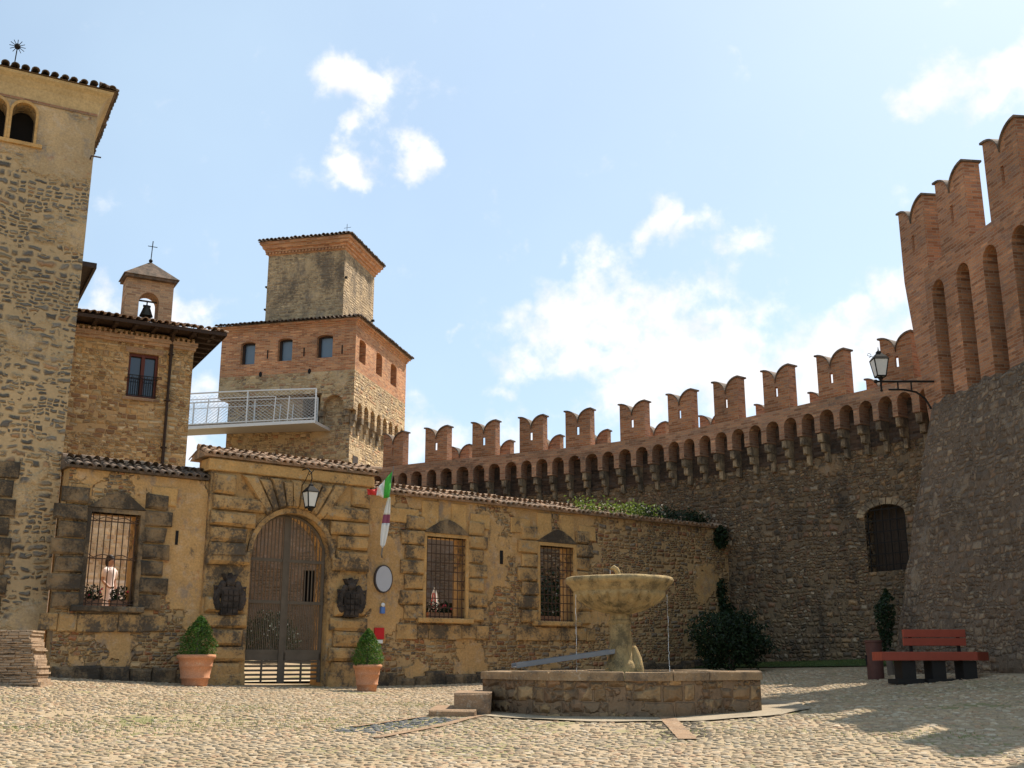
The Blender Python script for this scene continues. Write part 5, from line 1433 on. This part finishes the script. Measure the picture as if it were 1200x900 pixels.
# ================================================================== BUSHES
def bush(px, py_base, Y, wd, h, n, label, seed, mat, name='bush', size=.05):
    x = (px - 600) / 1320 * Y; g = gz(x, Y)
    t = thing(name, label, 'bush', (x, Y, g))
    b = MB()
    for k in range(6):
        a = k * 1.05; b.tube([(0, 0, 0), (.12 * math.cos(a), .12 * math.sin(a), h * .3), (wd * .3 * math.cos(a), wd * .3 * math.sin(a), h * .75)], [.04, .03, .01], 6)
    b.build('stem', MAT['bark'], t)
    def fn(rnd):
        while True:
            a = rnd.uniform(0, 6.283); e = math.asin(rnd.uniform(-.9, 1)); k = rnd.random() ** .3
            d = Vector((math.cos(a) * math.cos(e), math.sin(a) * math.cos(e), math.sin(e)))
            l = 1 + .42 * mnoise.noise(d * 2.1 + Vector((seed, 0, 0))) + .18 * mnoise.noise(d * 6 + Vector((0, seed, 0)))
            p = Vector((d.x * wd / 2, d.y * wd / 2, h * .5 + d.z * h * .5)) ; p = Vector((p.x * k * l, p.y * k * l, h * .5 + (p.z - h * .5) * k * l))
            return (p, d)
    blob_leaves('foliage', mat, t, fn, n, size, seed)
    return t
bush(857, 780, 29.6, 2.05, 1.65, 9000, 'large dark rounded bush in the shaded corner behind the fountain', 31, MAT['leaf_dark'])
# tall narrow plant behind the bin
x = (1041 - 600) / 1320 * 25.0; g = gz(x, 25.0)
t = thing('narrow_shrub', 'tall narrow shrub widening upward behind the bin', 'shrub', (x, 25.0, g))
b = MB(); b.tube([(.05, 0, 0), (0, 0, .5), (0, 0, 1.2)], [.09, .07, .03]); b.build('trunk', MAT['bark'], t)
def fn(rnd):
    u = rnd.random() ** .8; a = rnd.uniform(0, 6.28); r_ = (.07 + .16 * min(1, u * 1.6)) * (1 if u < .85 else (1.05 - u) * 4.5) * rnd.random() ** .4
    return ((r_ * math.cos(a) + .04 * (u - .5), r_ * math.sin(a), .5 + 1.3 * u + (.1 * math.cos(a) if u > .8 else 0)), (math.cos(a), math.sin(a), .8))
blob_leaves('foliage', MAT['leaf_dark'], t, fn, 2600, .035, 17)
# ivy on the corner
rnd = random.Random(77)
mb = MB(); tt_ = []; pts = []
for cx_, cz_, rx, rz, n in ((14.35, 5.3, .25, .35, 600), (14.3, 3.6, .16, .45, 320), (14.45, 3.15, .3, .16, 200)):
    for _ in range(n):
        a = rnd.uniform(0, 6.28); k = rnd.random() ** .6
        pts.append((gate_w(cx_ + rx * k * math.cos(a), -.05 - rnd.random() * .22, cz_ + rz * k * math.sin(a)), (0, -.8, .3)))
leaves(mb, tt_, pts, .06, rnd)
tag(finish_leaves(mb, tt_, 'ivy', MAT['leaf_dark']), 'dark ivy hanging at the far right end of the ochre wall', 'ivy')

# ================================================================== BENCH and BIN
bq = at(1027, 797, 22.0); g = gz(8.2, 21.8)
t = thing('park_bench', 'red wooden bench with slatted back below the battered stone base', 'bench', (7.0, 21.3, g), R(2))
b = MB(); 
for k in range(4): b.block(0, 1.85, .01 + k * .13, .13 + k * .13, .38, .54, .008)
b.add([(1.85, 0.02, .38), (2.4, .75, .38), (2.0, 1.1, .38), (1.85, .53, .38), (1.85, .02, .54), (2.4, .75, .54), (2.0, 1.1, .54), (1.85, .53, .54)], [(0, 3, 2, 1), (4, 5, 6, 7), (0, 1, 5, 4), (1, 2, 6, 5), (2, 3, 7, 6), (3, 0, 4, 7)])
b.build('seat', MAT['bench'], t)
b = MB(); b.block(.66, 1.9, .56, .61, .82, .97, .008); b.block(.66, 1.9, .57, .62, .66, .805, .008); b.build('backrest', MAT['bench'], t)
for x in (.8, 1.75):
    b = MB(); b.box(x, x + .05, .62, .68, .1, .95); b.build('back_support', MAT['iron'], t)
for x in (.4, .98, 1.58):
    b = MB(); b.box(x, x + .26, .08, .48, -.05, .375); b.box(x - .12, x + .38, .02, .55, -.05, .04); b.build('leg', MAT['bench_leg'], t)
x = (1025 - 600) / 1320 * 24.0
t = thing('litter_bin', 'round rust-brown litter bin standing left of the red bench', 'bin', (x, 24.0, gz(x, 24)))
b = MB(); b.lathe([(.17, -.03), (.17, .76), (.185, .77), (.185, .81), (.16, .81), (.16, .6)], 0, 0, 20); b.build('body', MAT['can'], t)
b = MB(); b.lathe([(.155, .5), (.01, .5)], 0, 0, 12); b.box(-.19, -.17, -.02, .02, .3, .5); b.build('lining', MAT['dark'], t)

# ================================================================== INNER COURTYARD (seen through openings)
b = MB()
vs = [gate_w(-2.2, .75), gate_w(14, .75), gate_w(14, 9), gate_w(-2.2, 16)]
b.add([(p.x, p.y, 1.16) for p in vs], [(0, 1, 2, 3)]); b.build('inner_paving', MAT['inner'], kind='structure')
b = MB()
vs = [gate_w(-9, 1.6), gate_w(-2.3, 1.6), gate_w(-2.3, 9), gate_w(-9, 9)]
vb = [(p.x, p.y, .5) for p in vs] + [(p.x, p.y, 2.35) for p in vs]
b.add(vb, [(4, 5, 6, 7), (0, 1, 5, 4), (1, 2, 6, 5), (3, 0, 4, 7), (2, 3, 7, 6)]); b.build('inner_terrace', MAT['step'], kind='structure')
t = thing('terrace_parapet', 'low white parapet glimpsed through the left barred window', 'wall', gate_w(-4, 4.8, 2.35), TA)
b = MB(); b.box(-4, 1.9, 0, .45, 0, 1.1); b.build('parapet_wall', MAT['lime'], t)
b = MB(); b.box(-4.03, 1.93, -.04, .49, 1.102, 1.17); b.build('coping', MAT['lime'], t)
# house across the court
q = at(360, 700, 34)
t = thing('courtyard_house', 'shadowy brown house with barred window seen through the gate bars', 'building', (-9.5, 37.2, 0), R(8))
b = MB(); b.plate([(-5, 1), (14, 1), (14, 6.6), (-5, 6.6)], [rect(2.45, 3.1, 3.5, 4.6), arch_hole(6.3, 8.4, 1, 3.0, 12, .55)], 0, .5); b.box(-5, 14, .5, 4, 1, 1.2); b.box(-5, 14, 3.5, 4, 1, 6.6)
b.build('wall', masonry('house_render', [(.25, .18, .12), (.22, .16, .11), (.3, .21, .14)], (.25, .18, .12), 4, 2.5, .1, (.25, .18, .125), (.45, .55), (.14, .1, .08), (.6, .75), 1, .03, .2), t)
for a, c_, z0, z1 in ((2.45, 3.1, 3.5, 4.6),):
    b = MB(); b.box(a, c_, .3, .32, z0, z1)
    for k in range(5): b.box(a + .05 + k * .13, a + .07 + k * .13, .02, .31, z0, z1)
    b.build('window', MAT['iron'], t)
b = MB(); b.add([(-5.3, -.4, 6.6), (14.3, -.4, 6.6), (14.3, 4.3, 6.9), (-5.3, 4.3, 6.9), (-5.3, -.4, 6.7), (14.3, -.4, 6.7), (14.3, 4.3, 7.0), (-5.3, 4.3, 7.0)], [(0, 3, 2, 1), (4, 5, 6, 7), (0, 1, 5, 4), (1, 2, 6, 5), (2, 3, 7, 6), (3, 0, 4, 7)]); b.build('roof', MAT['tile_dark'], t)
# shrubs inside the court
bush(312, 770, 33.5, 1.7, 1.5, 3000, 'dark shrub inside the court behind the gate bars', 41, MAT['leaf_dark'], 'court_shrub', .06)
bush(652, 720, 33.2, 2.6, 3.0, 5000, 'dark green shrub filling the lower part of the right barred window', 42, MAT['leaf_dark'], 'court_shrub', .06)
# window box plants
def boxplant(s0, s1, z, n, label, seed, flowers=0):
    rnd = random.Random(seed); p0 = gate_w((s0 + s1) / 2, .35, z)
    t = thing('window_plant', label, 'plant', p0, GA, 'planted troughs on the window sills')
    b = MB(); hw = (s1 - s0) / 2; b.add([(-hw, -.08, -.02), (hw, -.08, -.02), (hw, .08, -.02), (-hw, .08, -.02), (-hw - .02, -.1, .13), (hw + .02, -.1, .13), (hw + .02, .1, .13), (-hw - .02, .1, .13)], [(0, 3, 2, 1), (4, 5, 6, 7), (0, 1, 5, 4), (1, 2, 6, 5), (2, 3, 7, 6), (3, 0, 4, 7)]); b.build('trough', MAT['terracotta'], t)
    def fn(r_): return ((r_.uniform(-hw, hw), r_.uniform(-.12, .12), .12 + r_.random() * .2 * (1 + .5 * math.sin(r_.random() * 9))), (0, -.4, .8))
    blob_leaves('foliage', MAT['leaf_dark'], t, fn, n, .04, seed)
    if flowers:
        b = MB()
        for _ in range(flowers): b.ball((rnd.uniform(-hw, hw), rnd.uniform(-.14, 0), rnd.uniform(.18, .34)), .025, n=6, m=4)
        b.build('blossom', MAT['flower'], t)
boxplant(-4.4, -4.05, 2.7, 260, 'leafy window trough at the left end of the left window sill', 51, 3)
boxplant(-3.85, -3.55, 2.7, 240, 'leafy window trough at the right end of the left window sill', 52, 2)
boxplant(3.95, 4.6, 2.65, 350, 'flowering trough on the sill of the middle barred window', 53, 12)
boxplant(7.5, 8.2, 2.65, 200, 'small leafy trough on the sill of the rightmost barred window', 54, 0)
# furled parasol behind the middle window
q = at(509, 712, 29.6)
t = thing('furled_parasol', 'furled white parasol with red stripes behind the middle barred window', 'parasol', (q.x, q.y, 1.36))
b = MB(); b.tube([(0, 0, 0), (0, 0, 2.15)], .025); b.build('pole', MAT['white'], t)
b = MB(); b.lathe([(.03, 2.1), (.07, 1.95), (.13, 1.6), (.15, 1.25), (.12, 1.15)], 0, 0, 16, 0, lambda r_, z, a: (r_ * (1 + .2 * math.cos(a * 6)), z)); b.build('canopy', MAT['white_cloth'], t)
b = MB()
for a in (4.1, 5.0): b.tube([(.06 * math.cos(a), .06 * math.sin(a), 2.0), (.165 * math.cos(a), .165 * math.sin(a), 1.5), (.17 * math.cos(a), .17 * math.sin(a), 1.25)], .02, 6)
b.build('stripe', MAT['red_cloth'], t)

# ------------------------------------------------------------------ people
def skinned(name, joints, bones, mat, parent, sub=2):
    me = bpy.data.meshes.new(name); me.from_pydata([j[:3] for j in joints], bones, []); me.update()
    o = bpy.data.objects.new(name, me); C.objects.link(o)
    md = o.modifiers.new('skin', 'SKIN'); me.skin_vertices.new() if not me.skin_vertices else None
    for i, j in enumerate(joints):
        sv = me.skin_vertices[0].data[i]; sv.radius = (j[3], j[4] if len(j) > 4 else j[3])
    me.skin_vertices[0].data[0].use_root = True
    ms = o.modifiers.new('sub', 'SUBSURF'); ms.levels = sub; ms.render_levels = sub
    bpy.context.view_layer.update(); dg = bpy.context.evaluated_depsgraph_get()
    nm = bpy.data.meshes.new_from_object(o.evaluated_get(dg)); o.modifiers.clear(); o.data = nm
    nm.polygons.foreach_set('use_smooth', [True] * len(nm.polygons)); nm.materials.clear(); nm.materials.append(mat)
    o.parent = parent; return o
def person(loc, rz, label, long_dress, top_mat, bot_mat):
    t = thing('person', label, 'person', loc, rz)
    J = [(0, 0, .92, .13, .1), (0, 0, 1.12, .115, .085), (0, 0, 1.32, .15, .095), (0, 0, 1.42, .07), (0, -.01, 1.49, .048), (0, -.015, 1.58, .085, .095), (0, -.01, 1.68, .07, .08),
         (-.17, 0, 1.37, .05), (-.25, .02, 1.12, .038), (-.16, -.14, .95, .03), (-.1, -.2, .97, .024),
         (.17, 0, 1.37, .05), (.25, .02, 1.1, .038), (.24, -.08, .86, .03), (.24, -.1, .76, .024),
         (-.09, 0, .86, .085), (-.1, 0, .48, .055), (-.1, .02, .09, .035), (-.1, -.12, .03, .032),
         (.09, 0, .86, .085), (.1, 0, .48, .055), (.1, .02, .09, .035), (.1, -.12, .03, .032)]
    for hx, hy, hz in ((-.1, -.2, .97), (.24, -.1, .76)):
        for k in range(5):
            J.append((hx + (k - 2) * .014, hy - .03 - .01 * (k % 2), hz - .05 + (.02 if k == 0 else 0), .008))
    B = [(0, 1), (1, 2), (2, 3), (3, 4), (4, 5), (5, 6), (2, 7), (7, 8), (8, 9), (9, 10), (2, 11), (11, 12), (12, 13), (13, 14), (0, 15), (15, 16), (16, 17), (17, 18), (0, 19), (19, 20), (20, 21), (21, 22)]
    B += [(10, 23 + k) for k in range(5)] + [(14, 28 + k) for k in range(5)]
    body = skinned('body', J, B, MAT['skin'], t)
    b = MB()
    if long_dress: pr = [(.30, .1), (.27, .4), (.22, .7), (.17, .92), (.135, 1.1), (.165, 1.25), (.175, 1.36), (.12, 1.43), (.06, 1.46)]
    else: pr = [(.17, .85), (.15, 1.0), (.15, 1.15), (.18, 1.3), (.175, 1.38), (.12, 1.44), (.06, 1.47)]
    b.lathe(pr, 0, 0, 24, 0, lambda r_, z, a: (r_ * (1 - .26 * abs(math.sin(a))) * (1 + .05 * math.cos(a * 9) * max(0, 1 - z)), z), closed=False)
    for sx in (-1, 1): b.tube([(sx * .12, 0, 1.39), (sx * .19, 0, 1.35), (sx * .24, .01, 1.2)], [.07, .068, .06], 10)
    b.build('dress' if long_dress else 'shirt', top_mat, body, smooth=True)
    if not long_dress:
        b = MB()
        for sx in (-1, 1): b.tube([(sx * .07, 0, .95), (sx * .1, 0, .5), (sx * .1, .02, .08)], [.115, .085, .07], 12)
        b.build('trousers', bot_mat, body, smooth=True)
    b = MB(); b.ball((0, .02, 1.65), .098, .105, .1, 14, 9); b.ball((0, .07, 1.58), .085, .06, .13, 12, 8); b.build('hair', MAT['hair'], body, smooth=True, jitter=.01)
    for sx in (-1, 1):
        b = MB(); b.ball((sx * .032, -.1, 1.6), .012, .008, .008, 8, 5); b.build('eye', MAT['hair'], body)
    b = MB(); b.tube([(0, -.095, 1.61), (0, -.125, 1.57), (0, -.1, 1.56)], [.008, .014, .01], 6); b.tube([(-.025, -.1, 1.525), (0, -.108, 1.52), (.025, -.1, 1.525)], .006, 5); b.build('face', MAT['skin'], body)
    return t
q = at(130, 656, 26.6)
person((q.x, q.y, 2.35), R(75), 'person in a long pale pink dress behind the left barred window', True, MAT['dress'], None)
q = at(663, 704, 32.0)
person((q.x, q.y, 1.37), R(10), 'person in a white shirt behind the rightmost barred window', False, MAT['shirt'], plain('dark_trousers', (.05, .05, .06), .9))
